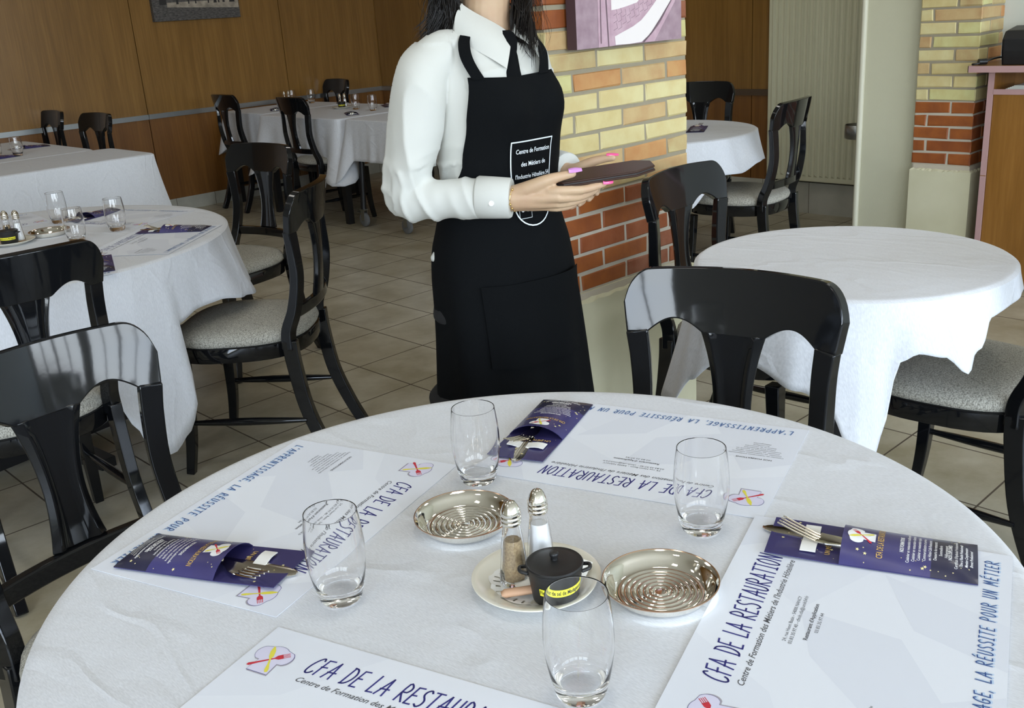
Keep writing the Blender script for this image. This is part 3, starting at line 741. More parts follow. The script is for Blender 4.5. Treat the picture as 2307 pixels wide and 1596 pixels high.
cloth('tablecloth', (4.13, 3.22), .745, circ(.494),
      [(-150, .22, .03), (-126, .30, .04), (-116, .22, .03), (-106, .16, .03), (-97, .16, .05), (-88, .12, .085), (-78, .12, .06), (-60, .14, .03), (0, .2, .03), (90, .2, .02), (135, .3, .04), (180, .2, .02)],
      'white cloth on the far round table beside the brick pillar', 'tablecloths', seed=5)

def rect_table(c, hx, hy, z, label, group=None, castors=False, rz=0.0):
    t = thing('dining_table', label, 'table', (c[0], c[1], 0), rz, group)
    bm = bmesh.new(); box(bm, -hx+.02, hx-.02, -hy+.02, hy-.02, z-.03, z-.003); obj('tabletop', bm, M_wood2, t, smooth=False)
    for sx in (-1, 1):
        for sy in (-1, 1):
            x, y = sx*(hx-.045), sy*(hy-.05)
            if castors: x, y = sx*(hx-.0), sy*(hy-.07)
            bm = bmesh.new(); zb = .125 if castors else 0
            if castors: tube(bm, [(x*.80, y, z-.03), (x*.93, y, zb)], .02, 10)
            else: tube(bm, [(x, y, z-.03), (x, y, 0)], [.028, .022], 4, sq=True)
            lg = obj('leg', bm, M_blk2, t)
            if castors:
                X = x*.93
                bm = bmesh.new(); box(bm, X-.016, X-.012, y-.02, y+.02, .045, .125); box(bm, X+.012, X+.016, y-.02, y+.02, .045, .125); box(bm, X-.018, X+.018, y-.03, y+.03, .12, .126); box(bm, X-.012, X+.012, y+.02, y+.07, .095, .101); obj('castor_fork', bm, M_steel, lg, smooth=False)
                bm = bmesh.new(); lathe(bm, [(.012, -.012), (.044, -.012), (.05, -.008), (.05, .008), (.044, .012), (.012, .012)], 28)
                bmesh.ops.rotate(bm, verts=bm.verts, cent=(0, 0, 0), matrix=Matrix.Rotation(RAD(90), 3, 'Y')); bmesh.ops.translate(bm, verts=bm.verts, vec=(X, y, .051))
                obj('castor_wheel', bm, M_rubber, lg)
    return t
def rkeys(hx, hy, d, dc, oc):
    ks = []
    for s, sgn in ((1, 1), (1, -1), (-1, 1), (-1, -1)):
        a = math.degrees(atan2(sgn*hy, s*hx)); w_ = 10
        ks += [(a-w_, d, .015), (a, dc, oc), (a+w_, d, .015)]
    for a in (0, 90, 179, -90): ks.append((a, d, .02))
    return ks
LT = [  # centre, half sizes, drop, corner drop, corner flare, castors, labels
 ((4.52, 7.34), .40, .34, .27, .34, .09, False, 'long table end by the wood wall corner under white cloth', 'white cloth on the table by the wood wall corner'),
 ((4.46, 6.43), .43, .52, .30, .44, .15, False, 'middle table of the long row with white cloth and glasses', 'white cloth on the middle table of the long row'),
 ((4.44, 5.53), .40, .31, .27, .44, .14, True, 'black table on castors at the near end of the long row', 'white cloth with hanging corner on the table on castors'),
]
for (c, hx, hy, d, dc, oc, ca, l1, l2) in LT:
    rect_table(c, hx, hy, .743, l1, 'tables of the long row', castors=ca)
    cloth('tablecloth', c, .745, rect(hx, hy), rkeys(hx, hy, d, dc, oc), l2, 'tablecloths', nseg=240, seed=c[1])
RT = [((1.36, 5.83), 1.16, .305, .50, .50, .11, 'long table at left with cloth to the floor, nearest the left round table', 'white cloth with straight crisp front on the left long table'),
      ((1.20, 6.78), 1.24, .62, .30, .38, .05, 'left table behind the front long table, below the wood wall', 'white cloth on the left table nearest the wood wall')]
for (c, hx, hy, d, dc, oc, l1, l2) in RT:
    rect_table(c, hx, hy, .743, l1, 'left long tables')
    cloth('tablecloth', c, .745, rect(hx, hy), rkeys(hx, hy, d, dc, oc), l2, 'tablecloths', nseg=260, ripple=.002, seed=c[1])

# ---------------------------------------------------------------- lettering
GL = {  # handwritten capitals as strokes in a unit-high box: width, [polylines]
 'A': (.62, [[(0, 0), (.34, 1), (.56, 0)], [(.06, .36), (.66, .40)]]), 'B': (.5, [[(.05, 0), (.05, 1), (.4, .9), (.4, .6), (.08, .52), (.48, .4), (.46, .1), (.05, 0)]]),
 'C': (.55, [[(.55, .86), (.42, 1), (.2, .86), (.03, .5), (.04, .14), (.2, 0), (.42, .06), (.52, .18)]]),
 'D': (.55, [[(.06, 1), (.06, 0)], [(.0, 1), (.3, .94), (.52, .66), (.5, .3), (.3, .06), (.0, 0)]]),
 'E': (.48, [[(.46, 1), (.07, .97), (.05, 0), (.46, .02)], [(.05, .5), (.38, .52)]]), 'F': (.48, [[(.05, 0), (.08, .97), (.52, 1)], [(.0, .52), (.42, .56)]]),
 'G': (.56, [[(.52, .86), (.38, 1), (.15, .86), (.03, .5), (.06, .14), (.24, 0), (.46, .08), (.5, .42), (.26, .42)]]),
 'H': (.5, [[(.05, 0), (.05, 1)], [(.47, 0), (.47, 1)], [(.05, .5), (.47, .52)]]), 'I': (.34, [[(.17, 0), (.17, 1)], [(.0, 1), (.34, 1)], [(.0, 0), (.34, 0)]]),
 'L': (.44, [[(.06, 1), (.05, 0), (.46, .03)]]), 'M': (.72, [[(.03, 0), (.12, 1), (.34, .34), (.58, 1), (.66, 0)]]),
 'N': (.56, [[(.05, 0), (.07, 1), (.48, 0), (.52, 1)]]), 'O': (.56, [[(.3, 1), (.1, .8), (.04, .4), (.14, .06), (.32, 0), (.5, .3), (.52, .7), (.3, 1)]]),
 'P': (.48, [[(.06, 0), (.06, 1), (.36, .94), (.46, .74), (.34, .52), (.06, .46)]]), 'R': (.52, [[(.05, 0), (.07, 1), (.38, .92), (.46, .72), (.34, .54), (.06, .48), (.54, 0)]]),
 'S': (.48, [[(.46, .88), (.3, 1), (.1, .88), (.1, .66), (.4, .4), (.42, .14), (.24, 0), (.02, .1)]]), 'T': (.56, [[(.28, 0), (.28, 1)], [(.0, .98), (.58, 1)]]),
 'U': (.52, [[(.04, 1), (.05, .2), (.2, 0), (.4, .08), (.48, .3), (.48, 1)]]), "'": (.14, [[(.08, 1.02), (.04, .8)]]), ',': (.14, [[(.08, .08), (.0, -.16)]]), ' ': (.42, []),
 'É': (.48, [[(.46, 1), (.07, .97), (.05, 0), (.46, .02)], [(.05, .5), (.38, .52)], [(.14, 1.14), (.36, 1.32)]]),
}
def stroke_text(bm, s, x0, x1, y, h, w, z=0.0, mi=0, slant=.12, gap=.20, off=(0, 0)):
    """draws s between x0 and x1, height h, stroke width w"""
    tot = sum(GL[c][0]+gap for c in s)-gap; sx = (x1-x0)/tot; x = x0
    for c in s:
        wd, lines = GL[c]
        for ln in lines:
            P = [Vector((x+px_*sx+slant*py_*h+off[0], y+py_*h+off[1])) for px_, py_ in ln]
            if len(P) > 2: P = [q.to_2d() for q in spline([(p_.x, p_.y, 0) for p_ in P], 3)] if c in 'CDGOPRSUB' else P
            for a, b_ in zip(P, P[1:]):
                d = (b_-a); 
                if d.length < 1e-7: continue
                d.normalize(); nn = Vector((-d.y, d.x))*w/2; a2 = a-d*w*.35; b2 = b_+d*w*.35
                f = bm.faces.new([bm.verts.new((q.x, q.y, z)) for q in (a2+nn, a2-nn, b2-nn, b2+nn)]); f.material_index = mi
        x += (wd+gap)*sx
def font_mesh(bm, s, cx, cy, h, width=None, z=0.0, mi=0, shear=0.0, align='CENTER', bold=0.0):
    cu = bpy.data.curves.new('t', 'FONT'); cu.body = s; cu.size = 1.0; cu.align_x = 'LEFT'; cu.shear = shear; cu.resolution_u = 2; cu.offset = bold
    o = bpy.data.objects.new('t', cu); me = bpy.data.meshes.new_from_object(o)
    xs_ = [v.co.x for v in me.vertices]
    if xs_:
        x0, x1 = min(xs_), max(xs_); sc = h/.72; sxx = sc if width is None else width/(x1-x0)
        base = {'CENTER': cx-(x1-x0)*sxx/2, 'LEFT': cx, 'RIGHT': cx-(x1-x0)*sxx}[align]
        mp = [bm.verts.new((base+(v.co.x-x0)*sxx, cy+v.co.y*sc, z)) for v in me.vertices]
        for p_ in me.polygons:
            try: bm.faces.new([mp[i] for i in p_.vertices]).material_index = mi
            except ValueError: pass
    bpy.data.objects.remove(o); bpy.data.curves.remove(cu); bpy.data.meshes.remove(me)
def blob(bm, pts, z, mi): bm.faces.new([bm.verts.new((a, b_, z)) for a, b_ in pts]).material_index = mi
def hat_logo(bm, cx, cy, s, z=0.0, ms=(0, 1, 2, 3, 4), rot=0.0, white=False):
    """chef-hat outline with crossed yellow knife and red fork; ms = shadow, outline, hat, red, yellow"""
    def T(p): x, y = p[0]*s, p[1]*s; return (cx+x*cos(rot)-y*sin(rot), cy+x*sin(rot)+y*cos(rot))
    hat = [(-.30, -.5), (.30, -.5), (.27, -.10)] + [(.30+.22*cos(a)-.0, .14+.25*sin(a)) for a in [RAD(d) for d in range(-70, 60, 14)]] + [(.27*cos(RAD(d)), .30+.17*sin(RAD(d))) for d in range(35, 150, 15)] + [(-.30+.22*cos(RAD(d)), .14+.25*sin(RAD(d))) for d in range(120, 255, 14)] + [(-.27, -.10)]
    hat = [(x*.95, y*.98) for x, y in hat]
    if not white:
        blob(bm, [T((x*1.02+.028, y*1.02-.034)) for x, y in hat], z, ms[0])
        blob(bm, [T((x*1.025, y*1.025)) for x, y in hat], z+.00006, ms[1])
    blob(bm, [T(p_) for p_ in hat], z+.00013, ms[2])
    def rotp(pts, a): return [T((x*cos(a)-y*sin(a), x*sin(a)+y*cos(a)-.02)) for x, y in pts]
    fk = RAD(-48); kn = RAD(28)
    blob(bm, rotp([(-.02, .1), (.02, .1), (.03, -.25), (.045, -.48), (0, -.53), (-.045, -.48), (-.03, -.25)], fk), z+.00022, ms[3])
    blob(bm, rotp([(-.02, .1), (.02, .1), (.075, .18), (.08, .30), (-.08, .30), (-.075, .18)], fk), z+.00022, ms[3])
    for k in range(4):
        xx = -.07+k*.042; blob(bm, rotp([(xx, .29), (xx+.018, .29), (xx+.018, .46), (xx, .46)], fk), z+.00022, ms[3])
    blob(bm, rotp([(-.02, .02), (.02, .02), (.06, .10), (.07, .30), (.03, .46), (0, .48), (-.055, .30), (-.05, .10)], kn), z+.00032, ms[4])
    blob(bm, rotp([(-.02, .03), (.02, .03), (.025, -.18), (.05, -.36), (.03, -.46), (-.03, -.46), (-.05, -.36), (-.025, -.18)], kn), z+.00032, ms[4])

# ---------------------------------------------------------------- placemats
def make_placemat(label, group):
    t = thing('placemat', label, 'placemat', group=group)
    W2, H2 = .210, .1485
    bm = bmesh.new(); box(bm, -W2, W2, -H2, H2, 0, .0004)
    def f_(pts, mi, z): blob(bm, pts, z, mi)
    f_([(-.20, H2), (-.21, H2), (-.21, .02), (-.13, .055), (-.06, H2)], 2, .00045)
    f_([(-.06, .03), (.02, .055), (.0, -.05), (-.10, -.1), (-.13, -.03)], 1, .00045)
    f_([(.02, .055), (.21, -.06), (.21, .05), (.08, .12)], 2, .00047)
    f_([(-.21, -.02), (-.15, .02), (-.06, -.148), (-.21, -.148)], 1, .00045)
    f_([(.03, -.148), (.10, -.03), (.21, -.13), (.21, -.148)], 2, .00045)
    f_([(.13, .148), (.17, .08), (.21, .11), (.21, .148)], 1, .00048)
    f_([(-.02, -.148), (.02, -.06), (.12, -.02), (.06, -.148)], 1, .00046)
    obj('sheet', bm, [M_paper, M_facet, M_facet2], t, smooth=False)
    z = .0006
    bm = bmesh.new(); stroke_text(bm, 'CFA DE LA RESTAURATION', -.132, .118, .095, .0265, .0021, z)
    obj('title_lettering', bm, M_ink, t, smooth=False)
    bm = bmesh.new(); stroke_text(bm, "L'APPRENTISSAGE, LA RÉUSSITE POUR UN MÉTIER", -.190, .188, -.1345, .0140, .0024, z-.0001, 1, gap=.36, off=(.0012, -.0012))
    stroke_text(bm, "L'APPRENTISSAGE, LA RÉUSSITE POUR UN MÉTIER", -.190, .188, -.1345, .0140, .0012, z+.00025, 0, gap=.36)
    obj('slogan_lettering', bm, [M_ink2, M_halo], t, smooth=False)
    bm = bmesh.new(); font_mesh(bm, "Centre de Formation des Métiers de l'Industrie Hôtelière", -.007, .0795, .0075, .246, z, 0, .35, bold=.008)
    obj('subtitle_lettering', bm, M_grey, t, smooth=False)
    bm = bmesh.new(); font_mesh(bm, "24, rue Henri Bazin - 54000 NANCY", 0, .0575, .0040, .088, z, 0)
    font_mesh(bm, "03.83.35.97.40 - cfmih.cfa@umih54.fr", 0, .0510, .0040, .094, z, 0)
    font_mesh(bm, "Restaurant d'Application", 0, .0375, .0045, .070, z, 0, bold=.02)
    font_mesh(bm, "03.83.35.97.44", 0, .0295, .0040, .038, z, 0)
    obj('address_lettering', bm, M_grey, t, smooth=False)
    bm = bmesh.new(); font_mesh(bm, "NOS FORMATIONS", -.156, -.0260, .0040, .052, z, 0, bold=.02)
    for k, s in enumerate(["Cuisinier en restauration traditionnelle", "Cuisinier en restauration collective", "Cuisinier en restauration rapide", "Commercialisation et service en", "Hôtel-Café-Restaurant", "Desserts de restaurant", "Sommellerie", "Hébergement"]):
        font_mesh(bm, s, -.156, -.0375-.0058*k, .0032, [.080, .072, .064, .066, .046, .046, .024, .026][k], z, 0)
    obj('course_lettering', bm, M_grey, t, smooth=False)
    for sx in (-1, 1):
        bm = bmesh.new(); hat_logo(bm, sx*.178, .0985, .047, z, rot=RAD(0))
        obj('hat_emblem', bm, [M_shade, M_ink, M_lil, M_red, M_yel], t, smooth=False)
    return t
MATS = [((.6106, 1.1235), 199.2, 'placemat on left of the near table under a tilted navy pouch', 'placemats on the near table'),
        ((1.0671, .8646), 108.8, 'upside down reading placemat on the far side of the near table', 'placemats on the near table'),
        ((.8473, .4191), 19.4, 'placemat at the right of the near table, read sideways', 'placemats on the near table'),
        ((.3752, .6499), -72.2, 'placemat at the bottom edge of the photo with upright blue title', 'placemats on the near table'),
        ((1.37, 3.13), 39.0, 'placemat on right part of the left round table under a navy pouch', 'placemats on the left round table'),
        ((1.50, 3.66), 112.0, 'placemat on the far side of the left round table', 'placemats on the left round table'),
        ((.955, 3.00), -21.0, 'placemat nearest the chairs on the left round table', 'placemats on the left round table'),
        ((1.12, 4.02), 175.0, 'placemat at far left of the left round table', 'placemats on the left round table')]
mp0 = None
for k, ((x, y), a, lab, grp) in enumerate(MATS):
    z = (TZ+.0006 if k < 4 else .7456) + (.0011 if k == 2 else 0) + (.0009 if k == 4 else 0)
    if mp0 is None: mp0 = make_placemat(lab, grp); mp0.location = (x, y, z); mp0.rotation_euler = (0, 0, RAD(a))
    else: dup(mp0, (x, y, z), RAD(a), lab, grp)

# ---------------------------------------------------------------- cutlery pouches with knife and fork
def star(bm, x, y, r, z, mi):
    a0 = random.random()*6
    blob(bm, [(x+(r if k % 2 == 0 else r*.42)*cos(a0+pi*k/5), y+(r if k % 2 == 0 else r*.42)*sin(a0+pi*k/5)) for k in range(10)], z, mi)
PW, PL, PF = .0445, .116, .147     # half width, half length, pocket height
def make_pouch(label, group, open_=.016):
    """card pouch lying flat, long side along Y, pocket from -Y; origin at centre"""
    t = thing('cutlery_pouch', label, 'pouch', group=group); rnd = random.Random(11)
    bm = bmesh.new(); G = [[(-PW+2*PW*i/6, -PL+2*PL*j/20, .0010+.0022*max(0, (j-13)/7)) for i in range(7)] for j in range(21)]
    slab(bm, G, .0008)
    for q in range(16):
        x, y = rnd.uniform(-PW+.004, PW-.004), rnd.uniform(PF-PL+.004, PL-.004)
        star(bm, x, y, rnd.choice([.0009, .0012, .0024]), .0024+.0022*max(0, (y+PL)/(2*PL)*20-13)/7, 1)
    font_mesh(bm, "UN MÉTIER", -.012, PF-PL+.012, .006, .036, .0032, 2, bold=.02)
    obj('back_card', bm, [M_pouch, M_star, M_gold], t, smooth=False)
    bm = bmesh.new(); ny, nx = 18, 12
    def zf(x, y):
        v = (y+PL)/PF; u = x/PW
        return .0018+(.0100+open_*max(0, v)**2.2*.55)*max(0, 1-u*u)**.8*min(1, max(0, v)*6+.2)
    G = [[(-PW+2*PW*i/nx, -PL+PF*j/ny+.004*(1-(-1+2*i/nx)**2)*(j/ny)*0, zf(-PW+2*PW*i/nx, -PL+PF*j/ny)) for i in range(nx+1)] for j in range(ny+1)]
    slab(bm, G, .0007)
    for f in bm.faces:
        if f.calc_center_median().y < -PL+.045: f.material_index = 1
    obj('pocket', bm, [M_pouch, M_pouch2], t)
    pk = t.children[-1]
    bm = bmesh.new()
    def flat(fn):
        b2 = bmesh.new(); fn(b2)
        bmesh.ops.triangulate(b2, faces=b2.faces)
        bmesh.ops.subdivide_edges(b2, edges=[e for e in b2.edges if e.calc_length() > .008], cuts=2, use_grid_fill=False)
        vm = {}
        for v in b2.verts: vm[v] = bm.verts.new((v.co.x, v.co.y, zf(max(-PW, min(PW, v.co.x)), v.co.y)+.0007+v.co.z))
        for f in b2.faces:
            try: bm.faces.new([vm[v] for v in f.verts]).material_index = f.material_index
            except ValueError: pass
        b2.free()
    for q in range(26):
        x, y = rnd.choice([-1, 1])*rnd.uniform(.022, PW-.003), rnd.uniform(-PL+.004, PF-PL-.006); rr = rnd.choice([.0009, .0012, .0012, .0024])
        flat(lambda b2: star(b2, x, y, rr, 0, 1))
    flat(lambda b2: font_mesh(b2, "CFA DE LA RESTAURATION", 0, PF-PL-.046, .0072, .066, 0, 0, bold=.015))
    flat(lambda b2: font_mesh(b2, "NOS FORMATIONS", 0, PF-PL-.068, .0044, .034, 0, 2, bold=.03))
    for k, s in enumerate(["Cuisinier en restauration traditionnelle", "Cuisinier en restauration collective", "Cuisinier en restauration rapide", "Commercialisation et service", "en Hôtel-Café-Restaurant", "Desserts de restaurant", "Sommellerie", "Hébergement"]):
        flat(lambda b2: font_mesh(b2, s, 0, PF-PL-.0745-.0058*k, .0036, [.064, .058, .052, .050, .046, .042, .024, .028][k], 0, 2, bold=.012))
    flat(lambda b2: font_mesh(b2, "NOS DIPLÔMES", 0, PF-PL-.1195+.0, .0042, .034, 0, 2, bold=.03)) if False else None
    obj('lettering', bm, [M_gold, M_star, M_wht], pk, smooth=False)
    bm = bmesh.new()
    flat(lambda b2: font_mesh(b2, "NOS DIPLÔMES", 0, -PL+.0275, .0040, .034, 0, 0, bold=.03))
    for k, s in enumerate(["Certificat d'Aptitude Professionnelle", "Titre à Finalité Professionnelle", "Mention Complémentaire", "Brevet Professionnel"]):
        flat(lambda b2: font_mesh(b2, s, 0, -PL+.0215-.0054*k, .0034, [.060, .050, .044, .036][k], 0, 0, bold=.012))
    obj('diploma_lettering', bm, M_wht, pk, smooth=False)
    bm = bmesh.new()
    flat(lambda b2: hat_logo(b2, 0, PF-PL-.0205, .033, 0, ms=(0, 0, 0, 1, 2), white=True))
    obj('hat_emblem', bm, [M_wht, M_red, M_yel], pk, smooth=False)
    return t
def make_knife(label, group):
    t = thing('table_knife', label, 'knife', group=group)
    bm = bmesh.new(); G = []           # blade tip towards +Y
    for i in range(25):
        y = -.045+.115*i/24; v = i/24
        hw = max(.0022, .0098*sqrt(max(0, 1-(max(0, v-.82)/.18)**2))*(0.72+.28*min(1, v*3))); cx = .001*sin(v*2)
        G.append([(cx-hw, y, .0014), (cx, y, .0023), (cx+hw, y, .0008)])
    slab(bm, G, .0014); obj('blade', bm, M_cutl, t)
    bm = bmesh.new(); tube(bm, [(0, -.048, .003), (0, -.060, .003), (0, -.09, .003), (0, -.135, .003)], [(.004, .003), (.0045, .0035), (.0065, .0035), (.008, .003)], 12, up=Vector((0, 0, 1)))
    obj('handle', bm, M_cutl, t); return t
def make_fork(label, group):
    t = thing('table_fork', label, 'fork', group=group)
    prof = lambda y: .004+.011*sin(min(1, max(0, (y+.02)/.10))*pi)*0+.012*(max(0, (y-.0)/.085))**2
    bm = bmesh.new()
    for k in range(4):
        x = (-1.5+k)*.0062; pts = [(x*(.9+.1*i/8), .022+.050*i/8, .004+.0125*(i/8)**1.3) for i in range(9)]
        tube(bm, pts, [(.0017-.0007*(i/8)**2, .0012) for i in range(9)], 8)
    obj('tines', bm, M_cutl, t)
    bm = bmesh.new(); G = []
    for i in range(13):
        y = -.02+.044*i/12; hw = .0035+.0085*min(1, (i/9))**1.5; hw = min(hw, .0115)
        G.append([(-hw, y, .0050), (0, y, .0035), (hw, y, .0050)])
    slab(bm, G, .0014); obj('neck', bm, M_cutl, t)
    bm = bmesh.new(); tube(bm, [(0, -.018, .0042), (0, -.05, .005), (0, -.075, .003), (0, -.100, .0015)], [(.0035, .002), (.003, .0022), (.005, .0015), (.0065, .0012)], 12); obj('handle', bm, M_cutl, t)
    return t
def make_tie(label, group):
    t = thing('paper_napkin', label, 'napkin', group=group)
    bm = bmesh.new(); G = [[(-.030+.060*i/8, -.009+.018*j/3, .002+.0015*sin(i)) for i in range(9)] for j in range(4)]; slab(bm, G, .0012)
    obj('fold', bm, M_napkin, t); return t
def setting_on(mx, my, ma, z, lx, ly, la, words, grp, tilt=(0, 0), knife=(.010, .058, -.08), fork=(-.006, .036, -.24), full=True):
    a = RAD(ma); px_ = mx+lx*cos(a)-ly*sin(a); py_ = my+lx*sin(a)+ly*cos(a); A = a+RAD(la)
    def W_(x, y): return (px_+x*cos(A)-y*sin(A), py_+x*sin(A)+y*cos(A))
    global P0, K0, F0, N0
    lp = 'navy pouch '+words
    if P0 is None: P0 = make_pouch(lp, grp); o = P0; o.location = (px_, py_, z); o.rotation_euler = (0, 0, A)
    else: o = dup(P0, (px_, py_, z), A, lp, 'cutlery pouches '+grp)
    o['group'] = 'cutlery pouches '+grp; o.rotation_euler = (tilt[0], tilt[1], A)
    x, y = W_(knife[0], knife[1]); ka = A+knife[2]
    lk = 'knife in the pouch '+words; lf = 'fork in the pouch '+words; ln = 'napkin in the pouch '+words
    if K0 is None: K0 = make_knife(lk, ''); o = K0; o.location = (x, y, z+.0014); o.rotation_euler = (0, 0, ka)
    else: o = dup(K0, (x, y, z+.0014), ka, lk)
    o['group'] = 'knives '+grp; o.rotation_euler = (tilt[0], tilt[1], ka)
    x, y = W_(fork[0], fork[1]); fa = A+fork[2]
    if F0 is None: F0 = make_fork(lf, ''); o = F0; o.location = (x, y, z+.0032); o.rotation_euler = (0, 0, fa)
    else: o = dup(F0, (x, y, z+.0032), fa, lf)
    o['group'] = 'forks '+grp; o.rotation_euler = (tilt[0], tilt[1], fa)
    x, y = W_(0, .068)
    if N0 is None: N0 = make_tie(ln, ''); o = N0; o.location = (x, y, z+.0025); o.rotation_euler = (0, 0, A)
    else: o = dup(N0, (x, y, z+.0025), A, ln)
    o['group'] = 'napkins '+grp
P0 = K0 = F0 = N0 = None
zt = TZ+.0015
setting_on(.8473, .4191, 19.4, zt+.0014, .168, .003, 3.0, 'on the right placemat of the near table', 'on the near table')
setting_on(1.0671, .8646, 108.8, zt, .178, -.020, 4.0, 'on the far placemat of the near table, behind the glass', 'on the near table', knife=(.006, .056, .16), fork=(.004, .020, -.22))
setting_on(.6106, 1.1235, 199.2, zt, .140, -.010, 8.0, 'on the left placemat of the near table', 'on the near table', tilt=(0, RAD(-1.5)), knife=(.002, .056, -.06), fork=(.014, .036, -.42))
setting_on(1.37, 3.13, 39.0, .747, .150, .0, 0.0, 'on the right placemat of the left round table', 'on the left round table')
setting_on(1.50, 3.66, 112.0, .7465, .155, -.005, 2.0, 'at the far side of the left round table, behind a glass', 'on the left round table')
setting_on(.955, 3.00, -21.0, .7465, .160, .0, 0.0, 'behind the chair back on the left round table', 'on the left round table')
PT = [((4.34, 7.20), 150, .746, 'on the table by the wood wall corner', 'on the long row'), ((4.29, 6.10), 150, .746, 'on the middle table of the long row, chair side', 'on the long row'),
      ((4.78, 6.30), -30, .746, 'on the middle table of the long row, wall side', 'on the long row'), ((2.28, 6.80), 80, .746, 'on the left rear table below the wood wall', 'on the left long tables'),
      ((1.97, 6.40), 100, .746, 'on the left rear table beside the glasses', 'on the left long tables'), ((4.25, 3.06), -60, .746, 'on the far round table beside the brick pillar', 'on the far round table')]
for (c, a, z, wds, grp) in PT: setting_on(c[0], c[1], a, z, 0, 0, 0, wds, grp)

# ---------------------------------------------------------------- glasses, dishes, cruets
def make_glass(label, group):
    t = thing('tumbler', label, 'glass', group=group)
    bm = bmesh.new()
    out = [(.0, 0), (.0205, 0), (.0235, .0015), (.0262, .008), (.0300, .025), (.0332, .045), (.0343, .062), (.0338, .080), (.0322, .098), (.0305, .1115), (.0300, .1125)]
    inn = [(.0294, .1120), (.0296, .1110), (.0310, .098), (.0325, .080), (.0329, .062), (.0318, .045), (.0285, .027), (.0250, .018), (.0200, .0145), (.0, .0135)]
    prof = spline([(r_, z, 0) for r_, z in out[1:]], 3) + spline([(r_, z, 0) for r_, z in inn[:-1]], 3)
    lathe(bm, [(v.x, v.y) for v in prof], 56); bmesh.ops.recalc_face_normals(bm, faces=bm.faces)
    obj('bowl', bm, M_glass, t); return t
G0 = None
for (x, y, z, lab, grp) in [
    (.533, .888, TZ, 'empty tumbler standing on the left placemat', 'tumblers on the near table'), (.842, .988, TZ, 'empty tumbler beside the far placemat, next to the navy pouch', 'tumblers on the near table'),
    (.925, .662, TZ, 'empty tumbler standing on the far placemat in front of its title', 'tumblers on the near table'), (.588, .563, TZ, 'empty tumbler nearest the camera in front of the black pot', 'tumblers on the near table'),
    (1.378, 3.424, .745, 'tumbler on the right placemat of the left round table', 'tumblers on the left round table'), (1.320, 3.794, .745, 'rear tumbler on the left round table, by the dish', 'tumblers on the left round table'),
    (1.214, 3.365, .745, 'tumbler half hidden behind the chair back on left round table', 'tumblers on the left round table'),
    (2.069, 6.389, .745, 'tumbler on the left rear table, right one', 'tumblers on the left long tables'), (1.99, 6.52, .745, 'tumbler on the left rear table, cut by the photo edge', 'tumblers on the left long tables'),
    (4.525, 6.367, .745, 'tumbler on the middle table of the long row beside the cruet plate', 'tumblers on the long row'), (4.489, 6.107, .745, 'tumbler on the middle table of the long row beside the waitress sleeve', 'tumblers on the long row'),
    (4.72, 7.55, .745, 'tumbler on the wall corner table behind the black chair', 'tumblers on the long row'), (4.80, 7.38, .745, 'second tumbler on the wall corner table behind the black chair', 'tumblers on the long row')]:
    if G0 is None: G0 = make_glass(lab, grp); G0.location = (x, y, z+.0016)
    else: dup(G0, (x, y, z+(.0016 if z < .745 else .001)), x*7, lab, grp)

def make_dish(label, group):
    t = thing('metal_dish', label, 'dish', group=group)
    P_ = [(.004, .0015)]
    for r_ in (.009, .016, .023, .030, .037, .044):
        P_ += [(r_-.0022, .0012), (r_, .0030), (r_+.0016, .0014)]
    P_ += [(.0505, .002), (.056, .008), (.0605, .0145), (.0650, .0175)]
    up = spline([(r_, z, 0) for r_, z in P_], 3)
    lo_ = spline([(.0655, .0172, 0), (.0625, .0140, 0), (.057, .006, 0), (.051, .0006, 0)], 3)
    bm = bmesh.new(); lathe(bm, [(v.x, v.y) for v in up]+[(v.x, v.y-.0002) for v in lo_]+[(.03, 0), (.004, 0)], 72)
    obj('bowl', bm, M_chrome, t)
    bm = bmesh.new(); lathe(bm, [(.0645, .0172), (.0652, .0180), (.0662, .0178), (.0662, .0168), (.0650, .0166), (.0642, .0170)], 72, cap0=False, cap1=False); obj('rim', bm, M_copper, t)
    return t
D0 = make_dish('ridged steel dish with coppery rim at the right of the cruet plate', 'ridged steel dishes'); D0.location = (.778, .613, TZ+.0016)
dup(D0, (.742, .905, TZ+.0016), .4, 'ridged steel dish at the left of the cruet plate, partly behind the pepper shaker')
dup(D0, (1.205, 3.585, .746), .4, 'ridged steel dish on the left round table')

M_lace = mat('doily', (.86, .86, .82), .9)
def make_plate(label, group):
    t = thing('cruet_plate', label, 'plate', group=group)
    prof = [(.004, .003), (.045, .003), (.050, .004), (.056, .008), (.068, .0115), (.0745, .0135), (.0755, .0130), (.0755, .0120), (.069, .0085), (.052, .0018), (.047, 0), (.004, 0)]
    bm = bmesh.new(); lathe(bm, prof, 64); obj('dish', bm, M_porc, t)
    return t
def make_doily(label, group):
    t = thing('paper_doily', label, 'doily', group=group)
    bm = bmesh.new(); n_ = 120; rings = []
    for f_ in (.2, .55, .8, .9, 1.0):
        rings.append([bm.verts.new(((.053*f_+(.0035*abs(sin(10*2*pi*k/n_/2)) if f_ > .85 else 0))*cos(2*pi*k/n_), (.053*f_+(.0035*abs(sin(10*2*pi*k/n_/2)) if f_ > .85 else 0))*sin(2*pi*k/n_), .0036+.004*max(0, f_-.8)/.2+.0012*sin(2*pi*k/n_*6)*(f_ > .7))) for k in range(n_)])
    for a, b_ in zip(rings, rings[1:]):
        for k in range(n_):
            if a is rings[2] and k % 4 == 0: continue       # pierced border
            bm.faces.new((a[k], a[(k+1) % n_], b_[(k+1) % n_], b_[k]))
    bm.faces.new(rings[0]); obj('lace', bm, M_lace, t, smooth=False); return t
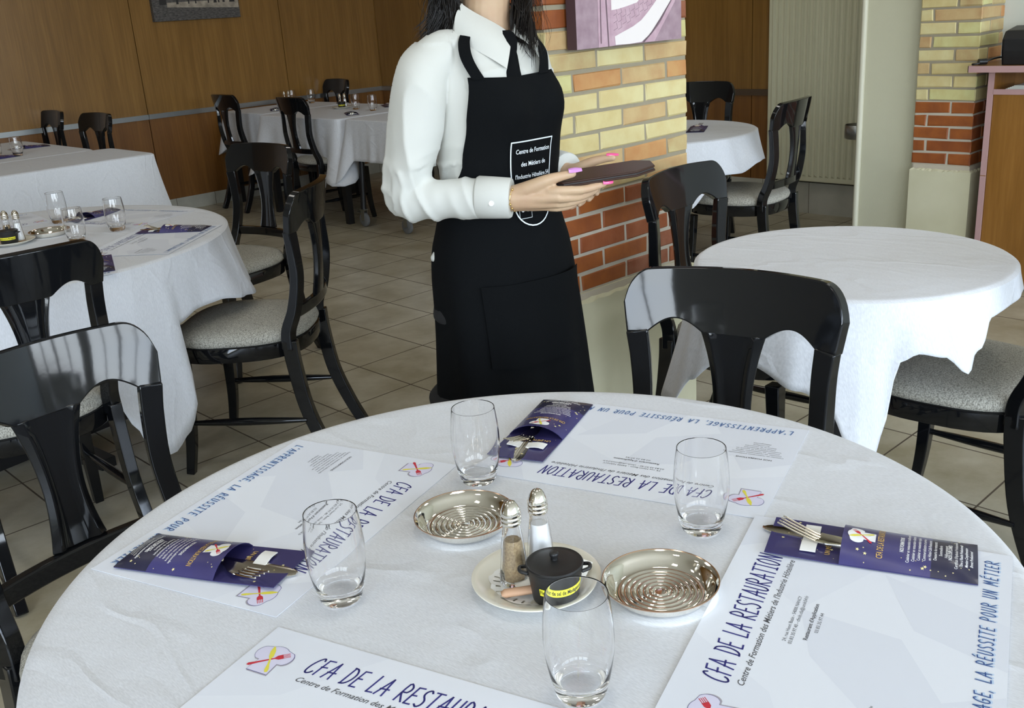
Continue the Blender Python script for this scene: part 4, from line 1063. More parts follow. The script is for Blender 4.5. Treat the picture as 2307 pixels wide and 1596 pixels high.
M_peplr = mat('ground_pepper', (.42, .31, .17), .9, col2=(.25, .17, .09), nscale=400)
M_salt = mat('salt', (.88, .88, .86), .9)
def make_shaker(label, group, fill):
    t = thing('shaker', label, 'shaker', group=group)
    fac = lambda a, r_, z: r_*(1-.035*abs(sin(4*a))) if z < .070 else r_
    bm = bmesh.new(); lathe(bm, [(.0155, 0), (.0175, .002), (.0178, .008), (.0160, .020), (.0125, .055), (.0105, .070), (.0108, .074), (.0100, .078), (.0085, .078), (.0088, .070), (.0108, .054), (.0142, .020), (.0155, .008), (.0140, .005)], 48, fn=fac)
    bmesh.ops.recalc_face_normals(bm, faces=bm.faces); obj('bottle', bm, M_glass, t)
    bm = bmesh.new(); top = .062 if fill is M_salt else .056
    lathe(bm, [(.0138, .0052), (.0151, .008), (.0138, .020), (.0105 if top > .06 else .0108, .052), (.0098, top)], 32, fn=fac); obj('contents', bm, fill, t)
    bm = bmesh.new(); lathe(bm, [(.0108, .0755), (.0118, .0765), (.0120, .080), (.0112, .081), (.0120, .082), (.0120, .0855), (.0112, .0865), (.0118, .0875), (.0118, .0905), (.0108, .0935), (.0090, .0985), (.0060, .1030), (.0020, .1052)], 40)
    for k in range(6): pass
    obj('cap', bm, M_chrome, t); return t
M_castiron = mat('black_pot', (.012, .012, .012), .42)
M_lbl = mat('label_yellow', (.86, .80, .04), .5)
def make_pot(label, group):
    t = thing('salt_pot', label, 'pot', group=group)
    bm = bmesh.new(); lathe(bm, [(.0245, 0), (.0262, .002), (.0282, .018), (.0305, .034), (.0318, .040), (.0318, .042), (.028, .042)], 48)
    for s in (-1, 1):
        tube(bm, spline([(s*.030, -.008, .036), (s*.038, -.005, .0375), (s*.0395, 0, .038), (s*.038, .005, .0375), (s*.030, .008, .036)], 5), .0022, 8)
    obj('body', bm, M_castiron, t)
    bm = bmesh.new(); lathe(bm, [(.028, .042), (.0322, .0425), (.0326, .0440), (.0315, .0455), (.030, .0450), (.024, .0465), (.012, .0480), (.004, .0482)], 48)
    obj('lid', bm, M_castiron, t); ld_ = t.children[-1]
    bm = bmesh.new(); lathe(bm, [(.0042, .048), (.0038, .051), (.0052, .0535), (.0052, .056), (.004, .0572), (.001, .0574)], 20); obj('knob', bm, M_castiron, ld_)
    bm = bmesh.new(); n_ = 30; G = []
    rr = lambda z: .0282+(.0305-.0282)*(z-.018)/.016+.0004
    for z in (.0165, .0255): G.append([(rr(z)*cos(RAD(-128+110*i/n_)), rr(z)*sin(RAD(-128+110*i/n_)), z+.0022*(i/n_-.5)*0) for i in range(n_+1)])
    grid_mesh(bm, G, 0)
    b2 = bmesh.new(); font_mesh(b2, "Fleur de sel de Madagascar", 0, 0, .0052, .050, 0, 0, bold=.01)
    bmesh.ops.triangulate(b2, faces=b2.faces); vm = {}
    for v in b2.verts:
        a = RAD(-126+106*(v.co.x+.025)/.050); z = .0190+v.co.y; q = rr(z)+.0003; vm[v] = bm.verts.new((q*cos(a), q*sin(a), z))
    for f in b2.faces: bm.faces.new([vm[v] for v in f.verts]).material_index = 1
    b2.free(); obj('label', bm, [M_lbl, M_blk2], t, smooth=False)
    return t
PX, PY = .700, .733
P1 = make_plate('cream plate with doily, shakers and black pot in the centre of the near table', 'cruet plates'); P1.location = (PX, PY, TZ+.0016)
O1 = make_doily('white paper doily on the cream plate of the near table', 'doilies'); O1.location = (PX, PY, TZ+.0016)
zs = TZ+.0016+.0042
SH_P = make_shaker('glass pepper shaker with steel cap on the cream plate', 'shakers', M_peplr); SH_P.location = (.684, .752, zs)
SH_S = make_shaker('glass salt shaker with steel cap behind the black pot', 'shakers', M_salt); SH_S.location = (.724, .748, zs)
POT = make_pot('small black lidded pot with yellow label on the cream plate', 'lidded pots'); POT.location = (.690, .692, zs+.001); POT.rotation_euler = (0, 0, RAD(-45))
M_stick = mat('kraft_paper', (.55, .33, .20), .7); M_sach = mat('sachet_paper', (.84, .82, .76), .6)
def packet(name, label, cat, x, y, z, a, kind, col_, grp):
    t = thing(name, label, cat, (x, y, z), a, grp); bm = bmesh.new()
    if kind == 'stick': tube(bm, [(-.030, 0, .0055), (-.026, 0, .0055), (.026, 0, .0055), (.030, 0, .0055)], [(.0052, .0008), (.0052, .005), (.0052, .005), (.0052, .0008)], 14)
    else:
        G = [[(-.012+.024*i/5, -.016+.032*j/7, .003+.0015*sin(pi*i/5)*sin(pi*j/7)) for i in range(6)] for j in range(8)]; slab(bm, G, .0012)
    obj('wrapper', bm, col_, t); return t
ST = packet('sugar_stick', 'brown paper sugar stick at the front left of the cream plate', 'sugar', .6690, .7165, zs+.004, RAD(-35), 'stick', M_stick, 'sugar sticks')
SC = packet('sugar_sachet', 'white sachet sticking out behind the black pot on the cream plate', 'sachet', .737, .704, zs+.012, RAD(20), 'sachet', M_sach, 'sachets')
SC.rotation_euler = (RAD(10), RAD(-14), RAD(20))
SC2 = packet('sugar_sachet', 'white folded sachet left of the black pot on the cream plate', 'sachet', .683, .727, zs+.004, RAD(60), 'sachet', M_sach, 'sachets')
def cruets(x, y, z, a, w1, parts):
    s_ = [('P', P1, (0, 0), 'cream plate '+w1), ('O', O1, (0, 0), 'white paper doily on the plate '+w1), ('A', SH_P, (-.016, .02), 'pepper shaker on the plate '+w1), ('B', SH_S, (.022, .018), 'salt shaker on the plate '+w1), ('C', POT, (.006, -.022), 'black lidded pot on the plate '+w1), ('D', ST, (-.034, -.02), 'brown sugar stick on the plate '+w1)]
    for k, src, (dx, dy), lab in s_:
        if k not in parts: continue
        X, Y = x+dx*cos(a)-dy*sin(a), y+dx*sin(a)+dy*cos(a); dup(src, (X, Y, z+(.0042 if k not in 'PO' else 0)+(.004 if k == 'D' else 0)+(.001 if k == 'C' else 0)), a, lab)
cruets(1.070, 3.558, .746, -.8, 'of the left round table, cut by the photo edge', 'PABCD')
cruets(4.69, 7.60, .746, -.9, 'on the table by the wood wall corner', 'PAB')
cruets(4.56, 6.60, .746, -.9, 'on the middle table of the long row', 'PABC')

# ---------------------------------------------------------------- the waitress
PXY = Vector((1.53, 1.64, 0))
PR = thing('person', 'waitress in white shirt, black tie and printed black apron holding a menu folder', 'person', PXY)
def P_(x, y, z): return Vector((x, y, z))-PXY          # world to person space
# torso profile: z, half width, half depth, centre y
TOR = [(.80, .172, .128, .010), (.88, .170, .122, .008), (.95, .148, .108, .004), (1.02, .136, .101, .002), (1.10, .138, .104, -.002), (1.18, .141, .106, -.006), (1.24, .140, .101, -.004), (1.29, .136, .092, .004), (1.325, .112, .076, .010), (1.350, .085, .066, .014), (1.372, .060, .056, .012)]
def torso(z, th, g=0.0):
    a, b_, yc_ = interp_cat(TOR, z); e = .92
    c, s = cos(th), sin(th)
    x = (a+g)*math.copysign(abs(c)**e, c); y = yc_+(b_+g)*math.copysign(abs(s)**e, s)
    if s < 0:
        for sx in (-1, 1): y -= .024*math.exp(-((x-sx*.068)/.050)**2-((z-1.185)/.055)**2)
    return Vector((x, y, z))
def interp_cat(K, z):
    if z <= K[0][0]: return K[0][1:]
    if z >= K[-1][0]: return K[-1][1:]
    for i, (a, b_) in enumerate(zip(K, K[1:])):
        if z <= b_[0]:
            t = (z-a[0])/(b_[0]-a[0]); p_ = K[max(0, i-1)]; q = K[min(len(K)-1, i+2)]
            return tuple(.5*((2*a[k])+(b_[k]-p_[k])*t+(2*p_[k]-5*a[k]+4*b_[k]-q[k])*t*t+(3*a[k]-p_[k]-3*b_[k]+q[k])*t**3) for k in range(1, 4))
def ringloft(bm, rings, mi=0):
    V = [[bm.verts.new(p) for p in r_] for r_ in rings]; n_ = len(V[0])
    for a, b_ in zip(V, V[1:]):
        for k in range(n_): bm.faces.new((a[k], a[(k+1) % n_], b_[(k+1) % n_], b_[k])).material_index = mi
    bm.faces.new(list(reversed(V[0]))).material_index = mi; bm.faces.new(V[-1]).material_index = mi
def remeshed(name, bm, m, voxel, parent, smooth_it=4, disp=None):
    me = bpy.data.meshes.new(name+'_src'); bmesh.ops.recalc_face_normals(bm, faces=bm.faces); bm.to_mesh(me); bm.free(); o = bpy.data.objects.new(name+'_src', me); COL.objects.link(o)
    r_ = o.modifiers.new('r', 'REMESH'); r_.mode = 'VOXEL'; r_.voxel_size = voxel; r_.use_smooth_shade = True
    s_ = o.modifiers.new('s', 'SMOOTH'); s_.factor = .5; s_.iterations = smooth_it
    dg = bpy.context.evaluated_depsgraph_get(); me2 = bpy.data.meshes.new_from_object(o.evaluated_get(dg)); me2.name = name
    bpy.data.objects.remove(o); bpy.data.meshes.remove(me)
    if disp:
        nn = [v.normal.copy() for v in me2.vertices]
        for v, q in zip(me2.vertices, nn): v.co += q*disp(v.co, q)
    me2.materials.clear(); me2.materials.append(m); me2.polygons.foreach_set('use_smooth', [True]*len(me2.polygons))
    o2 = bpy.data.objects.new(name, me2); COL.objects.link(o2); o2.parent = parent; return o2

SHO_R, ELB_R, WRI_R = Vector((-.158, .018, 1.288)), Vector((-.222, .040, 1.022)), P_(1.431, 1.506, 1.009)
SHO_L, ELB_L, WRI_L = Vector((.118, .012, 1.285)), Vector((.170, .085, 1.030)), P_(1.667, 1.562, 1.026)
# ---- body: legs, torso, neck, head, arms and hands as one surface
bm = bmesh.new()
ringloft(bm, [[torso(z, 2*pi*k/32, -.014) for k in range(32)] for z in (.80, .85, .90, .95, 1.0, 1.05, 1.1, 1.15, 1.2, 1.24, 1.28, 1.31, 1.34, 1.365)])
tube(bm, [(0, .012, 1.33), (0, .006, 1.37), (0, -.002, 1.41), (0, -.004, 1.45)], [.060, .052, .049, .052], 20)
head = []
for i in range(15):
    v = i/14; z = 1.408+.222*v
    hw = .073*sqrt(max(0, 1-((v-.60)/.62)**2))*(1-.12*max(0, .45-v)); hd = .094*sqrt(max(0, 1-((v-.60)/.60)**2)); hd = max(hd, .012); hw = max(hw, .012)
    cy = -.018-.010*(1-v)
    ring = []
    for k in range(28):
        a = 2*pi*k/28; x = hw*cos(a); y = cy+hd*sin(a)
        if sin(a) < -.6:
            if .38 < v < .60: y -= .020*math.exp(-(x/.012)**2)*(1-abs(v-.42)*3)      # nose
            if .24 < v < .34: y -= .006*math.exp(-(x/.022)**2)                        # lips
            if .50 < v < .62: y += .008*(math.exp(-((x-.032)/.014)**2)+math.exp(-((x+.032)/.014)**2))  # eye sockets
        ring.append(Vector((x, y, z)))
    head.append(ring)
ringloft(bm, head)
for s in (-1, 1):
    tube(bm, [(s*.070, -.005, 1.505), (s*.078, .004, 1.520), (s*.077, .006, 1.545)], [.010, .014, .010], 10, flat=.5)
    tube(bm, [(s*.085, .01, .86), (s*.090, .0, .70), (s*.088, -.002, .50), (s*.088, .012, .30), (s*.088, .012, .09), (s*.088, .005, .05)], [.080, .075, .052, .050, .032, .034], 18)
    tube(bm, [(s*.088, .03, .045), (s*.092, -.04, .04), (s*.098, -.13, .028), (s*.10, -.17, .022)], [.032, .035, .036, .022], 14, flat=.8)
for A, B, C_ in ((SHO_R, ELB_R, WRI_R), (SHO_L, ELB_L, WRI_L)):
    pts = [A*(1-t)+B*t for t in (0, .33, .66)] + [B] + [B*(1-t)+C_*t for t in (.33, .66, 1)]
    tube(bm, pts, [.038, .036, .033, .032, .031, .028, .0250], 18)
def chain(bm, pts, rads, flat=1.0, end=True):
    Q = spline([P_(*p) for p in pts], 4); n_ = len(Q)
    R_ = [lin([(i/(len(rads)-1), r_) for i, r_ in enumerate(rads)], k/(n_-1))[0] for k in range(n_)]
    if end: d = (Q[-1]-Q[-2]).normalized(); Q += [Q[-1]+d*R_[-1]*.55, Q[-1]+d*R_[-1]*.9]; R_ += [R_[-1]*.8, R_[-1]*.35]
    tube(bm, Q, R_, 14, flat=flat)
wr = (1.431, 1.506, 1.009)
chain(bm, [wr, (1.452, 1.470, 1.016), (1.482, 1.410, 1.023)], [.021, .015, .0105], end=False)
chain(bm, [wr, (1.450, 1.466, 1.009), (1.482, 1.408, 1.010)], [.024, .016, .0105], end=False)
chain(bm, [(1.431, 1.506, 1.005), (1.450, 1.469, 1.001), (1.487, 1.419, .996)], [.022, .016, .0100], end=False)
chain(bm, [(1.433, 1.508, 1.000), (1.453, 1.476, .994), (1.494, 1.436, .987)], [.020, .014, .0095], end=False)
chain(bm, [(1.470, 1.430, 1.022), (1.484, 1.406, 1.0235), (1.520, 1.381, 1.0215), (1.548, 1.366, 1.0255), (1.566, 1.361, 1.0285)], [.0110, .0100, .0090, .0080, .0068])
chain(bm, [(1.468, 1.432, 1.010), (1.484, 1.409, 1.008), (1.520, 1.392, 1.006), (1.552, 1.391, 1.008), (1.574, 1.392, 1.011)], [.0108, .0100, .0090, .0080, .0066])
chain(bm, [(1.472, 1.440, .998), (1.490, 1.420, .994), (1.522, 1.411, .993), (1.550, 1.408, .995), (1.568, 1.410, .998)], [.0100, .0094, .0085, .0074, .0062])
chain(bm, [(1.478, 1.450, .988), (1.496, 1.437, .983), (1.526, 1.430, .981), (1.550, 1.431, .982)], [.0090, .0084, .0074, .0060])
chain(bm, [(1.436, 1.498, 1.016), (1.451, 1.460, 1.032), (1.470, 1.430, 1.0455), (1.492, 1.411, 1.0515), (1.512, 1.398, 1.0545)], [.019, .0155, .0125, .0098, .0082])
wl = (1.667, 1.562, 1.026)
for q, r0 in (((1.668, 1.508, 1.016), .0105), ((1.662, 1.512, 1.006), .0105), ((1.652, 1.518, .999), .010), ((1.645, 1.524, .994), .009)):
    chain(bm, [wl, ((wl[0]+q[0])/2+.002, (wl[1]+q[1])/2, (wl[2]+q[2])/2), q], [.020, .015, r0], end=False)
chain(bm, [wl, (1.668, 1.530, 1.032), (1.680, 1.500, 1.046), (1.693, 1.474, 1.054), (1.703, 1.452, 1.0565)], [.017, .014, .0115, .0092, .0078])
chain(bm, [(1.668, 1.512, 1.015), (1.666, 1.490, 1.008), (1.650, 1.457, .998), (1.622, 1.433, .993)], [.0102, .0095, .0085, .0070])
chain(bm, [(1.662, 1.516, 1.004), (1.657, 1.495, .998), (1.640, 1.464, .986), (1.606, 1.442, .982)], [.0102, .0095, .0085, .0070])
chain(bm, [(1.652, 1.522, .996), (1.645, 1.500, .989), (1.624, 1.474, .975), (1.592, 1.458, .972)], [.0098, .0090, .0080, .0066])
chain(bm, [(1.645, 1.528, .992), (1.634, 1.508, .983), (1.612, 1.486, .968), (1.584, 1.474, .965)], [.0088, .0080, .0070, .0058])
remeshed('body', bm, M_skin, .0027, PR, 3)

# ---- shirt
def sleeve(bm, A, B, C_, s):
    k_ = 1.0 if s < 0 else .84; w_ = 1.0 if s < 0 else .72
    pts = [Vector((s*.09*w_, .012, 1.318)), Vector((s*.132*w_, .012, 1.306)), A+Vector((s*.010, 0, -.016)), A*.75+B*.25+Vector((s*.012, 0, -.006)), A*.5+B*.5+Vector((s*.010, 0, 0)), A*.25+B*.75+Vector((s*.006, .004, 0)), B+Vector((s*.0, .008, -.002)), B*.78+C_*.22+Vector((0, 0, -.006)), B*.5+C_*.5+Vector((0, 0, -.004)), B*.22+C_*.78, B*.10+C_*.90]
    n_ = (len(pts)-1)*4+1
    tube(bm, spline(pts, 4), [k_*lin([(0, .034), (.1, .042), (.2, .050), (.3, .053), (.4, .053), (.5, .051), (.6, .047), (.7, .045), (.82, .042), (.93, .040), (1, .038)], k/(n_-1))[0] for k in range(n_)], 24)
bm = bmesh.new()
ringloft(bm, [[torso(z, 2*pi*k/40, .004-(.012 if z < .99 else 0)) + Vector((0, 0, .016*sin(2*pi*k/40)*(z > 1.32))) for k in range(40)] for z in (.82, .86, .90, .94, .98, 1.02, 1.06, 1.1, 1.14, 1.17, 1.2, 1.23, 1.26, 1.29, 1.31, 1.33, 1.350)])
sleeve(bm, SHO_R, ELB_R, WRI_R, -1); sleeve(bm, SHO_L, ELB_L, WRI_L, 1)
for E_, s_ in ((ELB_R, -1), (ELB_L, 1)):
    bmesh.ops.create_uvsphere(bm, u_segments=20, v_segments=14, radius=.046 if s_ < 0 else .040, matrix=Matrix.Translation(E_+Vector((s_*.002, .006, -.002))))
# a hem of the shirt showing under the apron at the back left
tube(bm, [(-.10, .06, .90), (-.150, .045, .89), (-.166, .055, .865)], [.02, .014, .008], 12, flat=.4)
FA = (WRI_R-ELB_R).normalized(); FL = (WRI_L-ELB_L).normalized()
def ridge(x, y, z): return (1-abs(noise.noise(Vector((x, y, z)))))**4
def folds(q, nrm):
    d = 0; x_, y_, z_ = q
    lat = abs(x_)
    # distance of the point from each forearm axis decides what it belongs to
    t1 = (q-ELB_R).dot(FA); r1 = (q-ELB_R-FA*t1).length; t2 = (q-ELB_L).dot(FL); r2 = (q-ELB_L-FL*t2).length
    fore = 0
    if -.03 < t1 < .22 and r1 < .07 and x_ < .0: fore = 1; t_, E_ = t1, ELB_R
    elif -.03 < t2 < .22 and r2 < .07 and x_ > .05: fore = 1; t_, E_ = t2, ELB_L
    if fore:                              # folds run slantwise round the forearm, deepest at the elbow
        k = math.exp(-max(0, t_-.01)/.10); rel = q-E_
        d += (.010*ridge(t_*20+rel.z*9, rel.z*5+3, rel.y*5)-.0045)*(.45+.75*k)
        d += .0035*noise.noise(Vector((t_*40, rel.z*22, rel.y*20)))*k
    elif lat > .128 and z_ < 1.34:        # upper arms: long soft vertical pleats
        d += .010*ridge(x_*11, y_*11+4, z_*2.6)-.004+.0045*noise.noise(Vector((x_*10, y_*10, z_*5)))
        e_ = math.exp(-((z_-1.06)/.05)**2); d += e_*(.007*ridge(x_*6, y_*6, z_*26)-.003)
    else:                                 # trunk: drag lines to the armhole and a soft fold under the bust
        d += .006*ridge(x_*7+z_*5, y_*7, z_*9-x_*5)-.0025
        d += -.005*math.exp(-((z_-1.135-(.10*(y_)))/.010)**2)*(1 if y_ < .03 else .3)
        d += .0035*noise.noise(Vector((x_*12, y_*12, z_*6)))
    if z_ > 1.325: d *= .3
    return d
SH = remeshed('shirt', bm, M_shirt, .0048, PR, 6, folds)
# cuffs
for (B, C_, nm) in ((ELB_R, WRI_R, 0), (ELB_L, WRI_L, 1)):
    bm = bmesh.new(); ax_ = (C_-B).normalized(); p0 = C_-ax_*.068; p1 = C_+ax_*.004
    pts = [p0, p0+ax_*.004, p0*.5+p1*.5, p1-ax_*.003, p1, p1-ax_*.002, p1-ax_*.015]
    tube(bm, pts, [.041, .0435, .0425, .0410, .0395, .037, .035], 36, cap=False)
    c_ = obj('cuff', bm, M_shirt, SH); 
    so = c_.modifiers.new('s', 'SOLIDIFY'); so.thickness = .0012
    if nm == 0:
        vd = (CAM-PXY-C_).normalized(); side = ax_.cross(vd).normalized(); nv = side.cross(ax_).normalized()
        if nv.dot(vd) < 0: nv = -nv
        bp = C_-ax_*.030+(nv-Vector((0, 0, .28))).normalized()*.0432; bm = bmesh.new()
        lathe(bm, [(.0008, -.0005), (.0050, -.0005), (.0056, .0008), (.0054, .0018), (.0046, .0020), (.0040, .0014), (.0008, .0012)], 20)
        M4 = nv.to_track_quat('Z', 'Y').to_matrix().to_4x4(); bmesh.ops.transform(bm, matrix=M4, verts=bm.verts); bmesh.ops.translate(bm, verts=bm.verts, vec=bp); obj('button', bm, M_wht, SH)
# tie
def front(x, z, g):                     # point on the front of the torso at x, z, g metres proud
    lo_, hi_ = RAD(-179.9), RAD(-90)
    ax_ = abs(x)
    lo_, hi_ = RAD(-90), RAD(-1)
    for _ in range(26):
        m_ = (lo_+hi_)/2
        if torso(z, m_, g).x < ax_: lo_ = m_
        else: hi_ = m_
    p_ = torso(z, (lo_+hi_)/2, g); return Vector((x, p_.y, z))
# collar wings
def collar():
    bm = bmesh.new()
    for A, B, C_, D_ in (((-.070, .002, 1.398), (-.004, -.066, 1.334), (-.058, 0, 1.266), (-.101, -.006, 1.336)), ((.056, -.008, 1.395), (.004, -.066, 1.334), (.046, 0, 1.268), (.076, -.030, 1.348))):
        A, B, D_ = Vector(A), Vector(B), Vector(D_); C_ = Vector((C_[0], front(C_[0], C_[2], .016).y, C_[2])); G = []
        for i in range(13):
            t = i/12; a_ = A*(1-t)+B*t; b_ = D_*(1-t)+C_*t; row = []
            cen = Vector((0, .012, a_.z)); 
            for j in range(7):
                v = j/6; q = a_*(1-v)+b_*v; o_ = Vector((q.x, q.y-.012, 0)); o_.normalize()
                row.append(q+o_*(.010*sin(pi*v)+.010*sin(pi*t))+Vector((0, 0, .004*sin(pi*v))))
            G.append(row)
        slab(bm, G, .0022)
    G = []
    for i in range(25):                   # stand and fall round the nape
        th = RAD(188-196*i/24)
        G.append([Vector((.066*cos(th)*(1 if cos(th) < 0 else .88), .012+.060*sin(th), 1.398+.014*max(0, sin(th)))), Vector((.083*cos(th)*(1 if cos(th) < 0 else .9), .012+.078*sin(th), 1.370)), Vector((.096*cos(th)*(1 if cos(th) < 0 else .85), .012+.086*sin(th), 1.345))])
    slab(bm, G, .0022)
    return obj('collar', bm, M_shirt, SH)
collar()
bm = bmesh.new()
G = []
for z, w_, g_, x_ in ((1.338, .010, .012, -.016), (1.332, .0165, .017, -.018), (1.318, .0168, .020, -.022), (1.302, .012, .018, -.027), (1.296, .0105, .016, -.029), (1.288, .0125, .014, -.031), (1.262, .0150, .012, -.038), (1.23, .017, .009, -.044), (1.19, .020, .008, -.048)):
    c_ = front(abs(x_), z, g_); G.append([Vector((x_+u*w_*.9, c_.y+.006*u*u+u*w_*-.35, z)) for u in (-1, -.6, 0, .6, 1)])
slab(bm, G, .007); obj('tie', bm, M_apron, PR, bevel=.001)

# ---- trousers and shoes
bm = bmesh.new()
HIP = [(.0, .0, 0, 0)]
ringloft(bm, [[Vector((a*cos(2*pi*k/32), yc_+b_*sin(2*pi*k/32), z)) for k in range(32)] for z, a, b_, yc_ in ((.72, .178, .125, .015), (.78, .178, .135, .015), (.84, .172, .132, .012), (.90, .160, .120, .008), (.93, .152, .114, .006))])
for s in (-1, 1):
    q_ = .018 if s < 0 else 0
    tube(bm, [(s*.086, .012, .84), (s*(.094+q_*.5), .014+q_*.6, .72), (s*(.098+q_), .016+q_, .54), (s*.100, .018, .30), (s*.094, .022, .06)], [.076, .084, .091, .082, .074], 24)
remeshed('trousers', bm, M_trous, .007, PR, 6, lambda v, q: .005*noise.noise(Vector((v.x*10, v.y*10, v.z*5))))
for s in (-1, 1):
    bm = bmesh.new(); G = []
    for y, w_, h_, z0 in ((.085, .020, .05, .0), (.07, .034, .075, 0), (.02, .038, .085, 0), (-.04, .041, .070, 0), (-.11, .047, .052, 0), (-.16, .042, .040, 0), (-.19, .022, .026, 0)):
        G.append([(s*.096+w_*cos(2*pi*k/20), y, max(.002, h_*.5+h_*.5*sin(2*pi*k/20)*1.0)) for k in range(20)])
    V = grid_mesh(bm, G, closed_u=True); bm.faces.new(V[0]); bm.faces.new(list(reversed(V[-1]))); obj('shoe', bm, M_black, PR)

# ---- apron: a sheet wrapped round the front of the body
APR = [(.36, .205, .175, -.010), (.50, .200, .165, -.008), (.62, .192, .155, -.006), (.74, .184, .148, -.002), (.82, .180, .142, .002), (.88, .174, .134, .004), (.94, .158, .120, .004), (.98, .149, .114, .003)]
def apr(z, th, g=0.0):
    if z >= .98:
        p_ = torso(z, th, .0145+g)
        if z < 1.06:
            a, b_, yc_ = APR[-1][1:]; q = Vector(((a+g)*cos(th), yc_+(b_+g)*sin(th), z)); t = (1.06-z)/.08; p_ = p_*(1-t)+q*t
        return p_
    a, b_, yc_ = interp_cat(APR, z); w_ = .006*sin(th*9+z*3)*min(1, max(0, (.90-z)/.3))
    return Vector(((a+g+w_)*cos(th), yc_+(b_+g+w_)*sin(th), z))
TH0 = RAD(-110)
def half(z):                              # half opening angle of the apron at height z
    return RAD(interp([(.36, 118), (.86, 118), (.955, 112), (.985, 92), (1.02, 62), (1.08, 50), (1.16, 44), (1.255, 37)], z)[0])
def extra(z): return RAD(interp([(.90, 20), (1.0, 30), (1.16, 26), (1.255, 9)], z)[0])
bm = bmesh.new(); G = []
nz = 64
for i in range(nz+1):
    z = .36+(1.255-.36)*i/nz; G.append([apr(z, TH0-half(z)+(2*half(z)+extra(z))*(j/48)) + Vector((0, 0, -.006*(1-abs(-1+2*j/48))*(i == nz))) for j in range(49)])
G = [[p_+Vector((0, 0, 0)) for p_ in row] for row in G]
for row in G:
    for p_ in row:
        p_ += Vector((p_.x, p_.y, 0)).normalized()*(.0035*noise.noise(Vector((p_.x*14, p_.y*14, p_.z*5)))*(1 if p_.z < 1.0 else .6))
slab(bm, G, .0018); AP = obj('apron', bm, M_apron, PR)
def wrap(verts, g):
    """2-D (x across, z up) to the apron surface: x is arc length from the middle"""
    out = []
    for x, z in verts:
        th = TH0; st = RAD(.8)*(1 if x > 0 else -1); L_ = 0; p_ = apr(z, th, g)
        while L_ < abs(x):
            q = apr(z, th+st, g); dl = (q-p_).length
            if L_+dl >= abs(x): p_ = p_+(q-p_)*((abs(x)-L_)/dl); break
            L_ += dl; th += st; p_ = q
        out.append(p_)
    return out
def wrapped(name, fn, m, g, parent, sub=.012, thick=0):
    b2 = bmesh.new(); fn(b2); bmesh.ops.triangulate(b2, faces=b2.faces)
    for _ in range(3):
        es = [e for e in b2.edges if e.calc_length() > sub]
        if es: bmesh.ops.subdivide_edges(b2, edges=es, cuts=1)
        bmesh.ops.triangulate(b2, faces=b2.faces)
    P = wrap([(v.co.x, v.co.y) for v in b2.verts], g)
    for v, q in zip(b2.verts, P): v.co = q
    o = obj(name, b2, m, parent, smooth=False)
    if thick: s_ = o.modifiers.new('s', 'SOLIDIFY'); s_.thickness = thick; s_.offset = 1
    return o
# pocket
bm = bmesh.new(); G = []
for i in range(15):
    z = .635+.185*i/14; G.append(wrap([(-.105+.285*j/20, z) for j in range(21)], .0050+.0012*(i == 14)+(.010*max(0, (j_ := 0))))) 
for row, i in zip(G, range(15)):
    for j, p_ in enumerate(row):
        p_ += Vector((p_.x, p_.y, 0)).normalized()*(.009*(i/14)**3*math.exp(-((j-17)/3.0)**2))
slab(bm, G, .0018); obj('pocket', bm, M_apron, AP)
# emblem: shield outline, three lines, two dots in a square
def ribbon(bm, pts, w_):
    for a, b_ in zip(pts, pts[1:]):
        a, b_ = Vector(a), Vector(b_); d = (b_-a).normalized(); nn = Vector((-d.y, d.x))*w_/2; a2 = a-d*w_*.3; b2 = b_+d*w_*.3
        bm.faces.new([bm.verts.new((q.x, q.y, 0)) for q in (a2+nn, a2-nn, b2-nn, b2+nn)])
M_emb = mat('emblem_print', (.72, .76, .78), .8)
EX = .045
shield = [(-.058, 1.118), (.058, 1.118), (.056, 1.06), (.052, .995)] + [(.052*cos(RAD(a)), .985+.050*sin(RAD(a))) for a in range(-5, -180, -12)] + [(-.052, .995), (-.056, 1.06), (-.058, 1.118)]
wrapped('shield_emblem', lambda b2: ribbon(b2, [(x_+EX, z_) for x_, z_ in shield], .0028), M_emb, .0065, AP)
wrapped('lettering', lambda b2: (font_mesh(b2, "Centre de Formation", EX+.003, 1.0925, .0100, .096, 0, 0, bold=.012), font_mesh(b2, "des Métiers de", EX+.004, 1.0650, .0100, .070, 0, 0, bold=.012), font_mesh(b2, "l'Industrie Hôtelière 54", EX+.003, 1.0390, .0095, .096, 0, 0, bold=.012)), M_emb, .0065, AP)
def sq(b2):
    ribbon(b2, [(.004, .985), (.036, .985), (.036, .953), (.004, .953), (.004, .985)], .0010)
    for x in (.013, .026): b2.faces.new([b2.verts.new((x+.0050*cos(2*pi*k/16), .974+.0075*sin(2*pi*k/16), 0)) for k in range(16)])
wrapped('hat_emblem', sq, M_emb, .0065, AP)
# neck straps
for s in (-1, 1):
    bm = bmesh.new(); G = []
    for i in range(19):
        t = i/18; z = 1.250+(1.345-1.250)*t
        c_ang = TH0+(RAD(-27-14*t) if s < 0 else RAD(32+18*t)); row = []
        for u in (-1, 0, 1):
            R0 = .5*(interp_cat(TOR, z)[0]+interp_cat(TOR, z)[1]); row.append(torso(z, c_ang+u*.0115/R0, (.0165+.004*sin(pi*t))*(1-t**5)+.001))
        G.append(row)
    slab(bm, G, .0016); obj('neck_strap', bm, M_apron, AP)

